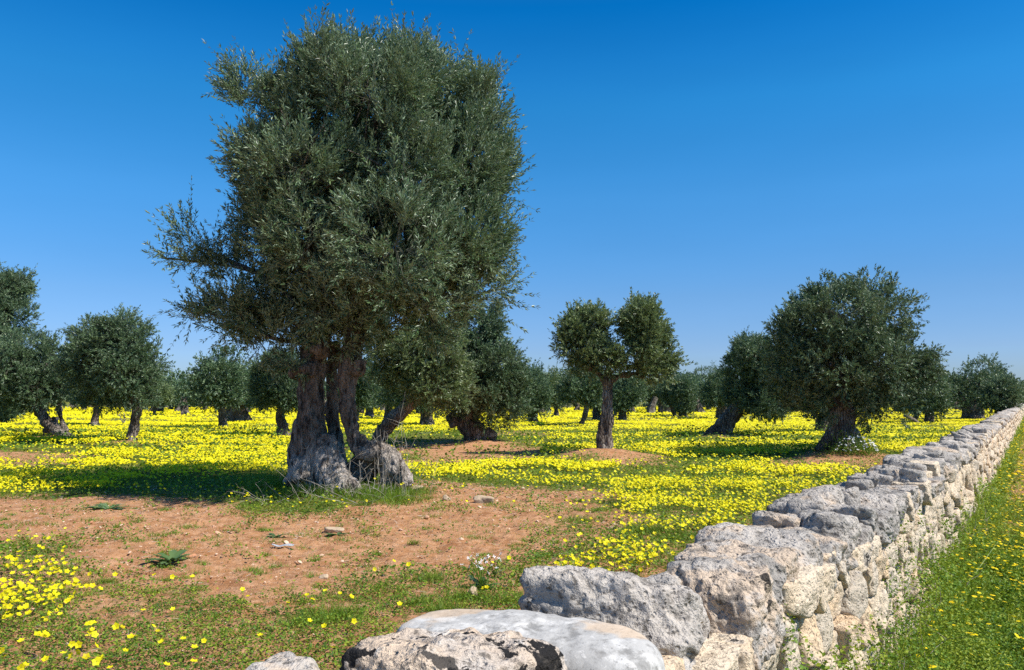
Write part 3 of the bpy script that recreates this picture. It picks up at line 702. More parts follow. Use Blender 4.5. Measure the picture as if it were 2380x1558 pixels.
    V, Fq, tin, tw = crown(L, nclump, kw['rc']*(1 if lvl else 1), int(kw['nt']), kw['tl'], kw['np_'], kw['ll'], kw['lw'], rng, t.get('sparse', 1.), stems=lvl < 2, shr=.80 if lvl == 0 else t.get('shr', 1.0) if lvl == 1 else 1.18, spread=.38 if lvl == 0 else .55, upw=.62 if lvl == 0 else .4)
    mats = [M[t['mat']]]; mi = None
    if tw is not None:
        nf = len(Fq); Fq = np.concatenate([Fq, tw[1]+len(V)]); V = np.concatenate([V, tw[0]]); tin = np.concatenate([tin, np.full(len(tw[0]), .3)])
        mats.append(M['twig']); mi = np.concatenate([np.zeros(nf, int), np.ones(len(tw[1]), int)])
    link('crown', mesh_arrays('crown', V, Fq, mats, False, {'tint': tin}, mi), root)
    return root
for i, t in enumerate(TREES): build_tree(t, i)
print('trees', time.time()-T0)

# ------------------------------------------------------------------ the far grove beyond (reads as one mass)
def far_grove():
    rng = np.random.default_rng(55); Ls = []; tr = []
    def row(y0, y1, n, w):
        for _ in range(n):
            y = rng.uniform(y0, y1); x = rng.uniform(-.72, .72)*y
            s, tt = wall_st(x, y)
            if tt < 3.5: continue
            px, py = proj(x, y, 0.)
            if 372 < px < 398 and y < 130: continue
            h = rng.uniform(3.4, 5.2)*(1 if y < 150 else 1.25); r = rng.uniform(1.8, 3.)
            for k in range(3):
                Ls.append([x+rng.normal(0, r*.5), y+rng.normal(0, r*.4), h*.62+rng.normal(0, .35), r*.8, r*.8, h*.30])
            tr.append(tube(np.array([(x, y, -.1), (x+rng.normal(0, .2), y, .7), (x+rng.normal(0, .5), y, 1.8)]), np.array([.55, .36, .3]), 6))
    row(80, 95, 26, 1); row(95, 125, 80, 1); row(125, 190, 120, 1); row(190, 320, 170, 1)
    L = np.array(Ls)
    V, Fq, tin, _ = crown(L, 15000, .5, 7, .4, 2, .34, .2, rng, stems=False)
    V2, F2 = join(tr)
    nf = len(Fq); F_ = np.concatenate([Fq, F2+len(V)]); tin = np.concatenate([tin, np.zeros(len(V2))]); V = np.concatenate([V, V2])
    o = link('distant_woods', mesh_arrays('distant_woods', V, F_, [M['leaf_far'], M['bark']], False, {'tint': tin}, np.concatenate([np.zeros(nf, int), np.ones(len(F2), int)])))
    tag(o, 'distant olive woods closing off the flower field at the horizon', 'woods', None, 'stuff')
far_grove()
print('far', time.time()-T0)

# ================================================================== STONES AND WALL
def planes_r(D, N, dist, q):
    a = np.maximum(D@N.T, 0)/dist[None]
    return (a**q).sum(1)**(-1./q)
def stone(N, dist, n, q, amp, fr, seed, basis, centre, squash=None, det=.35):
    """rounded convex stone from half spaces in a local frame, roughened"""
    D, Fq = cubesphere(n)
    ext = None
    S_ = squash if squash is not None else np.ones(3)
    D2 = norm(D*S_)
    r = planes_r(D2, N, dist, q); P = D2*r[:, None]
    off = seed*1.7+np.array([.1, 5.2, 9.7])
    P = P+noise3(P*fr*.5+off)[:, None]*D2*amp*1.1
    nn = fbm(P*fr+off, 4 if n > 10 else 2, .58)
    rid = -np.abs(noise3(P*fr*1.9+off))*.7+.2
    strat = noise3(P*np.array([4, 4, 26.])+off)*.5+noise3(P*fr*4.5+off)*.35
    P = P+D2*(amp*(nn*.9+rid*det*2+strat*.7*(amp > .012)))[:, None]
    return P@basis+centre, Fq
BW = np.stack([ES, ET, EZ])        # local (s,t,z) -> world
def box_planes(hs, ht, hz, rng, tilt=.12, cuts=4, cutr=(.8, 1.05)):
    N = []; d = []
    for ax, h in ((0, hs), (1, ht), (2, hz)):
        for sg in (-1, 1):
            v = np.zeros(3); v[ax] = sg; v = norm(v+rng.normal(0, tilt, 3)); N.append(v); d.append(h)
    e = np.array([hs, ht, hz])
    for _ in range(cuts):
        v = norm(rng.choice([-1, 1], 3)*rng.uniform(.3, 1, 3)/e); N.append(v); d.append(np.abs(v*e).sum()*rng.uniform(*cutr)*.78)
    return np.array(N), np.array(d)
wall = bpy.data.objects.new('stone_wall', None); COL.objects.link(wall); wall.location = wp(1., .87, 0)
tag(wall, 'long dry stone wall of rough limestone running to the horizon', 'wall')
WL = np.array(wall.location)
def wall_part(name, V, Fq, mat, tint, label=None, kind=None):
    me = mesh_arrays(name, V-WL, Fq, [mat], True, {'tint': tint})
    o = link(name, me, wall)
    if label: o['label'] = label
    if kind: o['kind'] = kind
    return o
rw = np.random.default_rng(21)
# core, dark so the gaps between stones look shaded
def core():
    s = np.concatenate([np.linspace(.5, 30, 60), np.linspace(31, 260, 60)]); V = []
    for a in s:
        for t_, z_ in ((W0+.09, -.2), (W0+.09, WTOP-.02), (W1-.09, WTOP-.02), (W1-.09, -.2)): V.append(wp(a, t_, z_))
    i = np.arange(len(s)-1)[:, None]*4; j = np.arange(4)[None]; j2 = (j+1) % 4
    Fq = np.stack([i+j, i+4+j, i+4+j2, i+j2], 2).reshape(-1, 4); Fq = np.concatenate([Fq, [[0, 1, 2, 3]]])
    wall_part('shade_core', np.array(V), Fq, M['core'], np.zeros(len(V)))
core()
# face stones
def face(side, s0, s1, lod):
    """voronoi like cells on the wall face; side 0 = the sunny face, 1 = the field face"""
    sites = []; z = .02; row = 0
    hs = [.20, .15, .18, .14, .17, .13]
    zz = -.04
    while zz < WTOP+.02:
        h = hs[row % 6]*1.02; s = s0+rw.uniform(-.1, .1)
        while s < s1:
            wd = rw.choice([.12, .18, .24, .34])*rw.uniform(.85, 1.2)*(1 if lod < 3 else 1.3)
            sites.append((s+wd/2, zz+h/2+rw.normal(0, .036), wd)); s += wd
        zz += h; row += 1
    A = np.array(sites); out = []
    SX = 1.3   # cells wider than tall
    for i in range(len(A)):
        near = np.where((np.abs(A[:, 0]-A[i, 0]) < .6))[0]; near = near[near != i]
        dx = (A[near, 0]-A[i, 0])/SX; dz = A[near, 1]-A[i, 1]; dd = np.hypot(dx, dz); o = np.argsort(dd)[:9]
        nx = dx[o]/dd[o]; nz = dz[o]/dd[o]; di = dd[o]/2-.005
        # back to unscaled plane normals
        n2 = np.stack([nx/SX, nz], 1); ln = np.linalg.norm(n2, axis=1); n2 /= ln[:, None]; di = di/ln
        n2 = np.concatenate([n2, [[0, 1], [0, -1], [1, 0], [-1, 0]]]); di = np.concatenate([di, [max(WTOP+.03-A[i, 1], .05), A[i, 1]+.2, .24, .24]])
        out.append((A[i], n2, di))
    return out
def build_faces():
    bands = [(.9, 7.0, 0), (7.0, 16, 1), (16, 40, 2), (40, 150, 3)]
    res = {14: 22, 10: 12}
    count = 0; rest = []; restt = []
    for (a, b, lod) in bands:
        n = (26, 11, 6, 3)[lod]
        for side in (0, 1):
            if side == 1 and lod > 1: continue
            for (c, n2, di) in face(side, a, b, lod):
                s, z, _ = c
                if z < -.02 and lod > 1: continue
                depth = .12; out = rw.uniform(-.03, .035) if side == 0 else 0
                N = np.zeros((len(n2)+2, 3)); N[:-2, 0] = n2[:, 0]; N[:-2, 2] = n2[:, 1]
                sg = -1 if side == 0 else 1
                N[-2] = norm(np.array([rw.normal(0, .13), sg, rw.normal(0, .13)])); N[-1] = (0, -sg, 0)
                dist = np.concatenate([di, [depth, depth]])
                tpos = (W0+depth-out) if side == 0 else W1-depth
                P, Fq = stone(N, dist, n, 20, .016 if lod < 2 else .02, 9., rw.uniform(0, 50), BW, wp(s, tpos, z))
                tn = rw.random()
                if side == 0 and lod == 0 and count < 100:
                    me = wall_part('face_stone', P, Fq, M['face'], np.full(len(P), tn)); count += 1
                else: rest.append((P, Fq)); restt.append(np.full(len(P), tn))
    V, Fq = join(rest); wall_part('face_stones', V, Fq, M['face'], np.concatenate(restt), None, 'stuff')
build_faces()
print('faces', time.time()-T0)
# caps: (s, t, z centre, half s, half t, half z, material, tint, label, noise)
CAPS = [
 (1.16, 1.30, .85, .17, .17, .13, 'cap', .5, 'small grey pitted stone', .02),
 (1.49, 1.10, .885, .21, .20, .155, 'lichen', .3, 'cream stone blotched with black lichen', .028),
 (1.93, 1.16, .85, .20, .41, .13, 'slab', .4, 'long smooth pale grey slab', .008),
 (2.38, 1.09, .86, .20, .27, .15, 'cap', .05, 'rough white-grey boulder', .034),
 (2.70, 1.24, .88, .13, .20, .14, 'cap', .3, None, .028),
 (2.92, .98, .90, .19, .22, .15, 'cap', .75, 'brown-grey jagged boulder', .032),
 (3.28, 1.05, .90, .17, .28, .15, 'cap', .85, 'tan boulder overhanging the face', .03),
 (3.66, 1.10, .90, .20, .32, .14, 'cap', .45, 'grey capstone with a round fossil hollow', .022),
]
ring = 0
ncap = 0
for (s, t_, z, a, b, c, mt, tn, lab, amp) in CAPS:
    s, t_, a, b, c, z, amp = s*.84, t_*.84, a*.84, b*.84, c*.84, 1.6-(1.6-z)*.84, amp*.84
    t_ += .03; b -= .02
    if s > 2.2: z -= .06; t_ -= .03; b -= .02
    N, d = box_planes(a, b, c, rw, .10 if mt != 'slab' else .05, 6, (.80, 1.05))
    sq = np.array([a, b, c]); sq = sq/sq.max()
    P, Fq = stone(N, d, 56, 12 if mt != 'slab' else 6, amp*(1.15 if mt != 'slab' else 1.5), 7.5, rw.uniform(0, 50), BW, wp(s, t_, z), sq, .5)
    wall_part('capstone', P, Fq, M[mt], np.full(len(P), tn), lab); ncap += 1
s = 3.26; rest = []; restt = []
while s < 150:
    lod = 0 if s < 9 else 1 if s < 20 else 2 if s < 45 else 3
    n = (40, 16, 8, 4)[lod]
    hs_ = rw.uniform(.10, .20)*(1, 1, 1.1, 1.4)[lod]
    split = rw.random() < .45 and lod < 2
    H = .068+rw.uniform(-.02, .04)
    pieces = [(W0+.12, .14), (W1-.12, .14)] if split else [((W0+W1)/2+rw.uniform(-.02, .02), .245)]
    for (tc, ht) in pieces:
        hz = H*rw.uniform(.85, 1.15); hh = hs_*(rw.uniform(.85, 1.05) if split else 1)
        N, d = box_planes(hh, ht*rw.uniform(.95, 1.08), hz, rw, .10, 6, (.78, 1.05)); sq = np.array([hh, ht, hz]); sq /= sq.max()
        P, Fq = stone(N, d, n, 14, .026, 8., rw.uniform(0, 50), BW, wp(s+hh, tc, WTOP+hz-.02), sq, .5)
        tn = np.clip(rw.normal(.42, .28), 0, 1)
        if ncap < 92: wall_part('capstone', P, Fq, M['cap'], np.full(len(P), tn)); ncap += 1
        else: rest.append((P, Fq)); restt.append(np.full(len(P), tn))
    if rw.random() < .7 and lod < 2:   # a chip wedged between caps
        N, d = box_planes(.05, .08, .05, rw, .2); P, Fq = stone(N, d, 10, 7, .01, 14., rw.uniform(0, 50), BW, wp(s-.02, rw.uniform(W0+.1, W1-.1), WTOP+.16))
        rest.append((P, Fq)); restt.append(np.full(len(P), .2))
    s += hs_*2-.012
V, Fq = join(rest); wall_part('capstones', V, Fq, M['cap'], np.concatenate(restt), None, 'stuff')
print('wall', time.time()-T0)

# ================================================================== GROUND COVER
def sample_fan(n, y0, y1, rng, spread=.70, x0=None, x1=None):
    u = rng.random(n); y = np.sqrt(y0*y0+u*(y1*y1-y0*y0)); x = rng.uniform(-spread, spread, n)*y
    return x, y
def fan_area(y0, y1, spread=.70): return spread*(y1*y1-y0*y0)
PET5 = []
def flower_template(cup=.35, wide=.62):
    V = []; Fq = []
    for k in range(5):
        a = 2*pi*k/5; b0 = len(V)
        for (r, da, z) in ((.05, 0, 0), (.72, -wide, cup*.55), (1., 0, cup), (.72, wide, cup*.55)):
            V.append((r*cos(a+da), r*sin(a+da), z))
        Fq.append([b0, b0+1, b0+2, b0+3])
    return np.array(V), np.array(Fq)
FV, FF = flower_template()
def up_frames(n, rng, tilt, toward=None):
    d = np.tile(np.array([0, 0, 1.]), (n, 1))+rng.normal(0, tilt, (n, 3))
    if toward is not None: d = d+toward
    f = frames(norm(d), rng.uniform(0, 2*pi, n))
    return np.stack([f[:, :, 0], f[:, :, 2], f[:, :, 1]], 2)   # z axis = d
SUNV = np.array([sin(SUN_AZ)*cos(SUN_EL), cos(SUN_AZ)*cos(SUN_EL), sin(SUN_EL)])
TIN = lambda rng, n, k, m=.5, s=.22: np.repeat(np.clip(rng.normal(m, s, n), 0, 1), k)
def yellow():
    rng = np.random.default_rng(31); parts = []; tin = []; stems = []
    bands = [(3.2, 9, 420, .0225, 1), (9, 16, 620, .0225, 1), (16, 30, 360, .029, 2), (30, 60, 84, .038, 3), (60, 150, 12., .085, 3)]
    for (a, b, dens, r, lod) in bands:
        n = int(fan_area(a, b)*dens); x, y = sample_fan(n, a, b, rng)
        keep = rng.random(n) < flower_amt(x, y, rng); x = x[keep]; y = y[keep]; n = len(x)
        h = (.06+.10*rng.random(n)+.05*fbm2(x, y, .8, 2, 14)) * (1.15 if lod < 3 else 1.)
        h = np.maximum(h, .05)
        z = gz(x, y); P = np.stack([x, y, z+h], 1); sc_ = r*rng.uniform(.75, 1.2, n)
        tow = SUNV*rng.uniform(.2, 1.1, n)[:, None]*.8
        Fm = up_frames(n, rng, .5, tow+np.array([0, -.45, 0]))
        if lod <= 1: V, Fq = scatter(FV, FF, P, Fm, sc_); kk = len(FV)
        else:
            q = np.array([(-1, -.75, .15), (.8, -.9, -.1), (1, .7, .2), (-.7, 1, -.05)])*(.95 if lod == 2 else 1.); V, Fq = scatter(q, np.array([[0, 1, 2, 3]]), P, Fm, sc_); kk = 4
        parts.append((V, Fq)); tin.append(TIN(rng, n, kk, .5, .28))
        print('  flowers', a, b, n)
        if lod == 1:
            dd = np.stack([rng.normal(0, .02, n), rng.normal(0, .02, n), -h], 1); st = np.array([(-.5, 0, 0), (.5, 0, 0), (.5, 1, 0), (-.5, 1, 0)])
            hh = np.linalg.norm(dd, axis=1)
            stems.append(scatter(st, np.array([[0, 1, 2, 3]]), P, frames(dd, rng.uniform(-1, 1, n)), np.stack([np.full(n, .0028), hh, hh], 1)))
    V, Fq = join(parts); o = link('yellow_flowers', mesh_arrays('yellow_flowers', V, Fq, [M['petal']], False, {'tint': np.concatenate(tin)}))
    tag(o, 'bright yellow five-petalled sorrel flowers carpeting the grove floor', 'flowers', None, 'stuff')
    V, Fq = join(stems); o2 = link('flower_stems', mesh_arrays('flower_stems', V, Fq, [M['green']], False, {'tint': np.full(len(V), .8)}))
    tag(o2, 'thin pale green stems under the yellow sorrel flowers', 'stems', None, 'stuff')
yellow()
print('yellow', time.time()-T0)
def herbs():
    rng = np.random.default_rng(41); parts = []; tin = []
    hv = np.array([(0, 0, 0), (-.6, .6, .12), (0, 1.15, .0), (.6, .6, .12)]); hf = np.array([[0, 3, 2, 1]])
    bands = [(3.2, 7, 4600, .0125, .06), (7, 12, 1300, .019, .06), (12, 22, 330, .03, .09), (22, 40, 60, .06, .12)]
    for (a, b, dens, r, hmax) in bands:
        n = int(fan_area(a, b)*dens); x, y = sample_fan(n, a, b, rng)
        s, t = wall_st(x, y)
        so = soil_amt(x, y, .25, rng); fa = flower_amt(x, y, rng)
        cl = fbm2(x, y, 2.6, 4, 31)+.55*fbm2(x, y, .7, 2, 32)
        cov = np.where(so > .9, .03+.8*sstep(.28, .46, cl), np.where(so > .5, .8*sstep(.02, .25, cl), sstep(-.42, .06, cl)))
        cov = np.maximum(cov, sstep(.25, .7, fa))
        keep = (rng.random(n) < cov) & (t > W1+.02)
        x = x[keep]; y = y[keep]; n = len(x); cl = cl[keep]; fa = fa[keep]
        h = rng.random(n)**1.5*hmax*(.5+1.2*sstep(-.2, .5, cl)+2.2*fa*(b > 8)+1.0*fa)
        d = np.stack([rng.normal(0, 1, n), rng.normal(0, 1, n), rng.uniform(.0, .9, n)], 1)
        V, Fq = scatter(hv, hf, np.stack([x, y, gz(x, y)+h+.004], 1), frames(d, rng.normal(0, .5, n)), r*rng.uniform(.6, 1.5, n))
        tc = .48+.45*fbm2(x, y, 1.6, 3, 33)
        parts.append((V, Fq)); tin.append(np.repeat(np.clip(tc+rng.normal(0, .3, n), 0, 1), 4))
        print('  herbs', a, b, n)
    V, Fq = join(parts); o = link('ground_cover', mesh_arrays('ground_cover', V, Fq, [M['herb'] if 0 else M['green']], False, {'tint': np.concatenate(tin)}))
    tag(o, 'low green clover and weeds creeping over the red soil', 'ground cover', None, 'stuff')
herbs()
BL_V = np.array([(-.5, 0, 0), (.5, 0, 0), (.38, .5, .10), (-.38, .5, .10), (.04, 1, .36), (-.04, 1, .36)]); BL_F = np.array([[0, 1, 2, 3], [3, 2, 4, 5]])
def blades(x, y, h, w, rng, lean=.35, zoff=0.):
    n = len(x); d = np.stack([rng.normal(0, lean, n), rng.normal(0, lean, n), np.ones(n)], 1)
    P = np.stack([x, y, gz(x, y)+zoff-.005], 1); hh = h
    return scatter(BL_V, BL_F, P, frames(d, rng.uniform(0, 2*pi, n)), np.stack([np.full(n, 1.)*w, hh, hh], 1))
def grass():
    rng = np.random.default_rng(43); parts = []; tin = []
    rt = np.random.default_rng(17)
    tufts = [(760,1440,.28,500,.11),(700,1450,.22,260,.10),(800,1425,.2,300,.12),(1000,1345,.16,260,.10),(1030,1420,.2,380,.12),(980,1400,.16,260,.1),(800,1255,.3,160,.06),(700,1245,.25,100,.06),
             (1090,1390,.15,240,.14),(1180,1400,.2,260,.12),(1330,1215,.3,300,.1),(1500,1240,.3,600,.14),(1570,1255,.25,300,.12),(1230,1330,.25,300,.08),(620,1130,.6,900,.32),(650,1148,.6,1100,.24),(900,1175,.6,1200,.17),(720,1165,.8,1800,.16),(860,1165,.7,1400,.16),(950,1160,.4,600,.15),(800,1150,.6,900,.15),
             *[(rt.uniform(0,1400), rt.uniform(1170,1400), rt.uniform(.05,.2), int(rt.integers(25,110)), rt.uniform(.03,.07)) for _ in range(190)],(430,1345,.1,80,.05),(575,1325,.12,90,.05),(940,1120,.3,200,.1),(1010,1190,.3,160,.06),(250,1180,.35,90,.1)]
    for (dx, dy, R, n, h) in tufts:
        c = on_plane(dx, dy, 0.); x = c[0]+rng.normal(0, R*.5, n); y = c[1]+rng.normal(0, R*.35, n)
        k = wall_st(x, y)[1] > W1+.05; x = x[k]; y = y[k]; n = len(x)
        V, Fq = blades(x, y, h*rng.uniform(.5, 1.2, n), .004*max(1, c[1]/7), rng, .7); parts.append((V, Fq)); tin.append(TIN(rng, n, 6, .4, .2))
    # scattered blades over green ground
    for (a, b, dens, w, h) in ((3.2, 7, 300, .0035, .045), (7, 14, 110, .006, .06), (14, 24, 40, .012, .1)):
        n = int(fan_area(a, b)*dens); x, y = sample_fan(n, a, b, rng); so = soil_amt(x, y, .25, rng)
        k = (rng.random(n) < np.where(so > .6, .03, .9*sstep(-.2, .3, fbm2(x, y, 1.6, 3, 37)))) & (wall_st(x, y)[1] > W1+.03)
        x = x[k]; y = y[k]; n = len(x)
        parts.append(blades(x, y, h*rng.uniform(.4, 1.5, n), w, rng, .6)); tin.append(TIN(rng, n, 6, .55, .25))
    V, Fq = join(parts); o = link('grass_tufts', mesh_arrays('grass_tufts', V, Fq, [M['grassm']], False, {'tint': np.concatenate(tin)}))
    tag(o, 'thin green grass growing in tufts over the field', 'grass', None, 'stuff')
grass()
def verge():
    rng = np.random.default_rng(47); parts = []; tin = []; pf = []; pt = []; lv = []; lt = []
    def samp(n, s0, s1, t0, t1):
        u = rng.random(n); s = s0*(s1/s0)**u; t = rng.uniform(t0, t1, n)
        return s*ES[0]+t*ET[0], s*ES[1]+t*ET[1], s, t
    for (a, b, n, w, h) in ((2.6, 6, 26000, .0046, .27), (6, 14, 26000, .007, .24), (14, 40, 24000, .013, .15), (40, 160, 12000, .04, .16)):
        x, y, s, t = samp(n, a, b, -1.4 if a < 14 else -2.5, W0+.0)
        edge = np.exp(-((t-W0)/.28)**2)
        path = sstep(9, 11, s)*(1-sstep(.35, .5, t))*sstep(-.1, .1, fbm2(x, y, 1.4, 3, 51)+.0)
        k = rng.random(n) > path*.8; x, y, s, t, edge = x[k], y[k], s[k], t[k], edge[k]; n = len(x)
        hh = h*rng.uniform(.35, 1.15, n)*(.6+1.1*edge)*(1+1.3*fbm2(x, y, 2.2, 3, 52))
        parts.append(blades(x, y, hh, w, rng, .75)); tin.append(np.repeat(np.clip(.6+.35*fbm2(x, y, 1.2, 2, 53)+rng.normal(0, .2, n), 0, 1), 6))
    hv = np.array([(0, 0, 0), (-.5, .6, .12), (0, 1.15, .0), (.5, .6, .12)]); hf = np.array([[0, 3, 2, 1]])
    for (a, b, n, r, h) in ((2.6, 6, 210000, .0125, .38), (6, 14, 140000, .02, .25), (14, 50, 40000, .04, .14)):
        x, y, s, t = samp(n, a, b, -1.4 if a < 14 else -2.5, W0+.02); edge = np.exp(-((t-W0)/.3)**2)
        path = sstep(9, 11, s)*(1-sstep(.35, .5, t)); k = (rng.random(n) > path*.75) & (fbm2(x, y, 2.2, 3, 56) > -.35)
        x, y, s, t, edge = x[k], y[k], s[k], t[k], edge[k]; n = len(x)
        z = gz(x, y)+h*rng.random(n)*(.65+.8*edge)*(1+1.5*fbm2(x, y, 2.2, 3, 57))
        d = np.stack([rng.normal(0, 1, n), rng.normal(0, 1, n), rng.uniform(-.1, 1., n)], 1)
        lv.append(scatter(hv, hf, np.stack([x, y, z], 1), frames(d, rng.normal(0, .6, n)), r*rng.uniform(.6, 1.4, n)))
        lt.append(np.repeat(np.clip(.62+.5*fbm2(x, y, 1.9, 3, 58)+rng.normal(0, .25, n), 0, 1), 4))
    V, Fq = join(parts); o = link('verge_grass', mesh_arrays('verge_grass', V, Fq, [M['grassm']], False, {'tint': np.concatenate(tin)}))
    tag(o, 'tall lush grass along the sunny foot of the wall', 'grass', None, 'stuff')
    V, Fq = join(lv); o = link('verge_weeds', mesh_arrays('verge_weeds', V, Fq, [M['green']], False, {'tint': np.concatenate(lt)}))
    tag(o, 'leafy green weeds crowding the sunny foot of the wall', 'weeds', None, 'stuff')
    # daisies
    dv = [(0, 0, .1)]; V0 = []; F0 = []
    for k in range(6):
        a = 2*pi*k/6; b0 = len(V0)
        for (r, da, z) in ((.05, 0, .12), (.85, -.5, 0), (1., 0, -.02), (.85, .5, 0)): V0.append((r*cos(a+da), r*sin(a+da), z))
        F0.append([b0, b0+1, b0+2, b0+3])
    V0 = np.array(V0); F0 = np.array(F0)
    for (a, b, n, r) in ((2.8, 7, 620, .0155), (7, 16, 1400, .0155), (16, 45, 700, .03), (45, 140, 300, .06)):
        x, y, s, t = samp(n, a, b, -1.0, W0-.12)
        hh = rng.uniform(.2, .42, n)*np.where(s > 9, .7, 1.)
        P = np.stack([x, y, gz(x, y)+hh], 1)
        V, Fq = scatter(V0, F0, P, up_frames(n, rng, .25, SUNV*.25), r*rng.uniform(.6, 1.15, n)); pf.append((V, Fq)); pt.append(TIN(rng, n, len(V0), .6, .25))
    V, Fq = join(pf); o = link('golden_daisies', mesh_arrays('golden_daisies', V, Fq, [M['gold']], False, {'tint': np.concatenate(pt)}))
    tag(o, 'small golden daisies dotted through the verge beside the wall', 'flowers', None, 'stuff')
verge()
def pebbles():
    rng = np.random.default_rng(61); D, Fq = cubesphere(2); parts = []; tin = []
    for (a, b, dens, r) in ((3.2, 8, 110, .0045), (8, 16, 36, .008), (4, 16, .5, .018)):
        n = int(fan_area(a, b)*dens); x, y = sample_fan(n, a, b, rng); so = soil_amt(x, y, .2, rng)
        k = (rng.random(n) < np.where(so > .5, 1, .3)) & (wall_st(x, y)[1] > W1+.1); x = x[k]; y = y[k]; n = len(x)
        sc_ = r*rng.lognormal(0, .45, (n, 1))*rng.uniform(.6, 1.3, (n, 3))*np.array([1.2, 1, .6])
        T_ = D*(1+.25*noise3(D*1.7)[:, None])
        V, F_ = scatter(T_, Fq, np.stack([x, y, gz(x, y)+sc_[:, 2]*.5+.004], 1), up_frames(n, rng, .3), sc_); parts.append((V, F_)); tin.append(np.repeat(rng.random(n), len(D)))
    V, F_ = join(parts); k = NT('pebble'); t = k.attr('tint'); c = k.mix(k.ramp(t, .2, .8), (.44, .21, .11), (.62, .46, .33)); k.fin(c, .9)
    o = link('pebble_gravel', mesh_arrays('pebble_gravel', V, F_, [k.m], False, {'tint': np.concatenate(tin)})); tag(o, 'small clods and pebbles strewn over bare red soil', 'pebbles', None, 'stuff')
    # dry litter
    n = 11000; x, y = sample_fan(n, 3.3, 15, rng); k2 = wall_st(x, y)[1] > W1+.05; x = x[k2]; y = y[k2]; n = len(x)
    d = np.stack([rng.normal(0, 1, n), rng.normal(0, 1, n), rng.normal(0, .12, n)], 1)
    st = np.array([(-.5, 0, 0), (.5, 0, 0), (.4, 1, 0), (-.4, 1, 0)]); L = rng.uniform(.02, .10, n)
    V, F_ = scatter(st, np.array([[0, 1, 2, 3]]), np.stack([x, y, gz(x, y)+.012], 1), frames(d, rng.normal(0, .4, n)), np.stack([.0028*np.maximum(1, y/7), L, L], 1))
    o = link('straw_litter', mesh_arrays('straw_litter', V, F_, [M['straw']], False, {'tint': np.repeat(rng.random(n), 4)})); tag(o, 'dry straw and twig litter lying on the soil', 'litter', None, 'stuff')
pebbles()
print('cover', time.time()-T0)

# ================================================================== SINGLE THINGS
M['buff'] = flat('buff_field_stone', (.50, .38, .26), .9, .1)
def single_stone(dx, dy, r, sq, label, tn=.5, mat='buff'):
    c = on_plane(dx, dy, gz1(*on_plane(dx, dy, .05)[:2])+.01); rng = np.random.default_rng(int(dx*7+dy))
    N, d = box_planes(sq[0]*r, sq[1]*r, sq[2]*r, rng, .25, 5); q = np.array(sq, float)/max(sq)
    P, Fq = stone(N, d, 14, 7, r*.10, 2.2/r, rng.uniform(0, 40), np.eye(3), np.zeros(3), q)
    P = P+np.array([0, 0, sq[2]*r*.5])
    o = link('field_stone', mesh_arrays('field_stone', P, Fq, [M[mat]], True, {'tint': np.full(len(P), tn)}), None, tuple(c)); tag(o, label, 'stone')
single_stone(1122, 1166, .13, (1, .7, .45), 'large cream stone lying alone on soil past the hollow trunk', .6)
single_stone(778, 1236, .11, (1, .6, .3), 'flat buff stone on the bare red soil', .9)
single_stone(968, 1140, .10, (1, .6, .5), 'pale stone at the tip of the spreading root', .4)
single_stone(1098, 1385, .04, (1, .8, .8), 'rusty brown stone beside the white wildflowers', 1.)
single_stone(1040, 1163, .06, (1, .8, .5), 'small pale stone between root and large cream stone', .3)
single_stone(752, 1345, .04, (1, .8, .5), 'little whitish stone on the near edge of bare soil', .2)
def scrap():
    c = on_plane(657, 1262, .05); c[2] = gz1(c[0], c[1])+.035; n = 10; V = []; 
    for i in range(n):
        for j in range(5):
            u = i/(n-1)-.5; v = j/4-.5; V.append((u*.24, v*.12*(1-1.2*abs(u)), .008*sin(u*9)+.006*cos(v*8+u*5)+.012*max(0, u)))
    Fq = np.array([[i*5+j, (i+1)*5+j, (i+1)*5+j+1, i*5+j+1] for i in range(n-1) for j in range(4)])
    o = link('plastic_scrap', mesh_arrays('plastic_scrap', np.array(V), Fq, [M['scrap']], True), None, tuple(c)); tag(o, 'crumpled pale scrap lying on the bare red soil', 'litter')
scrap()
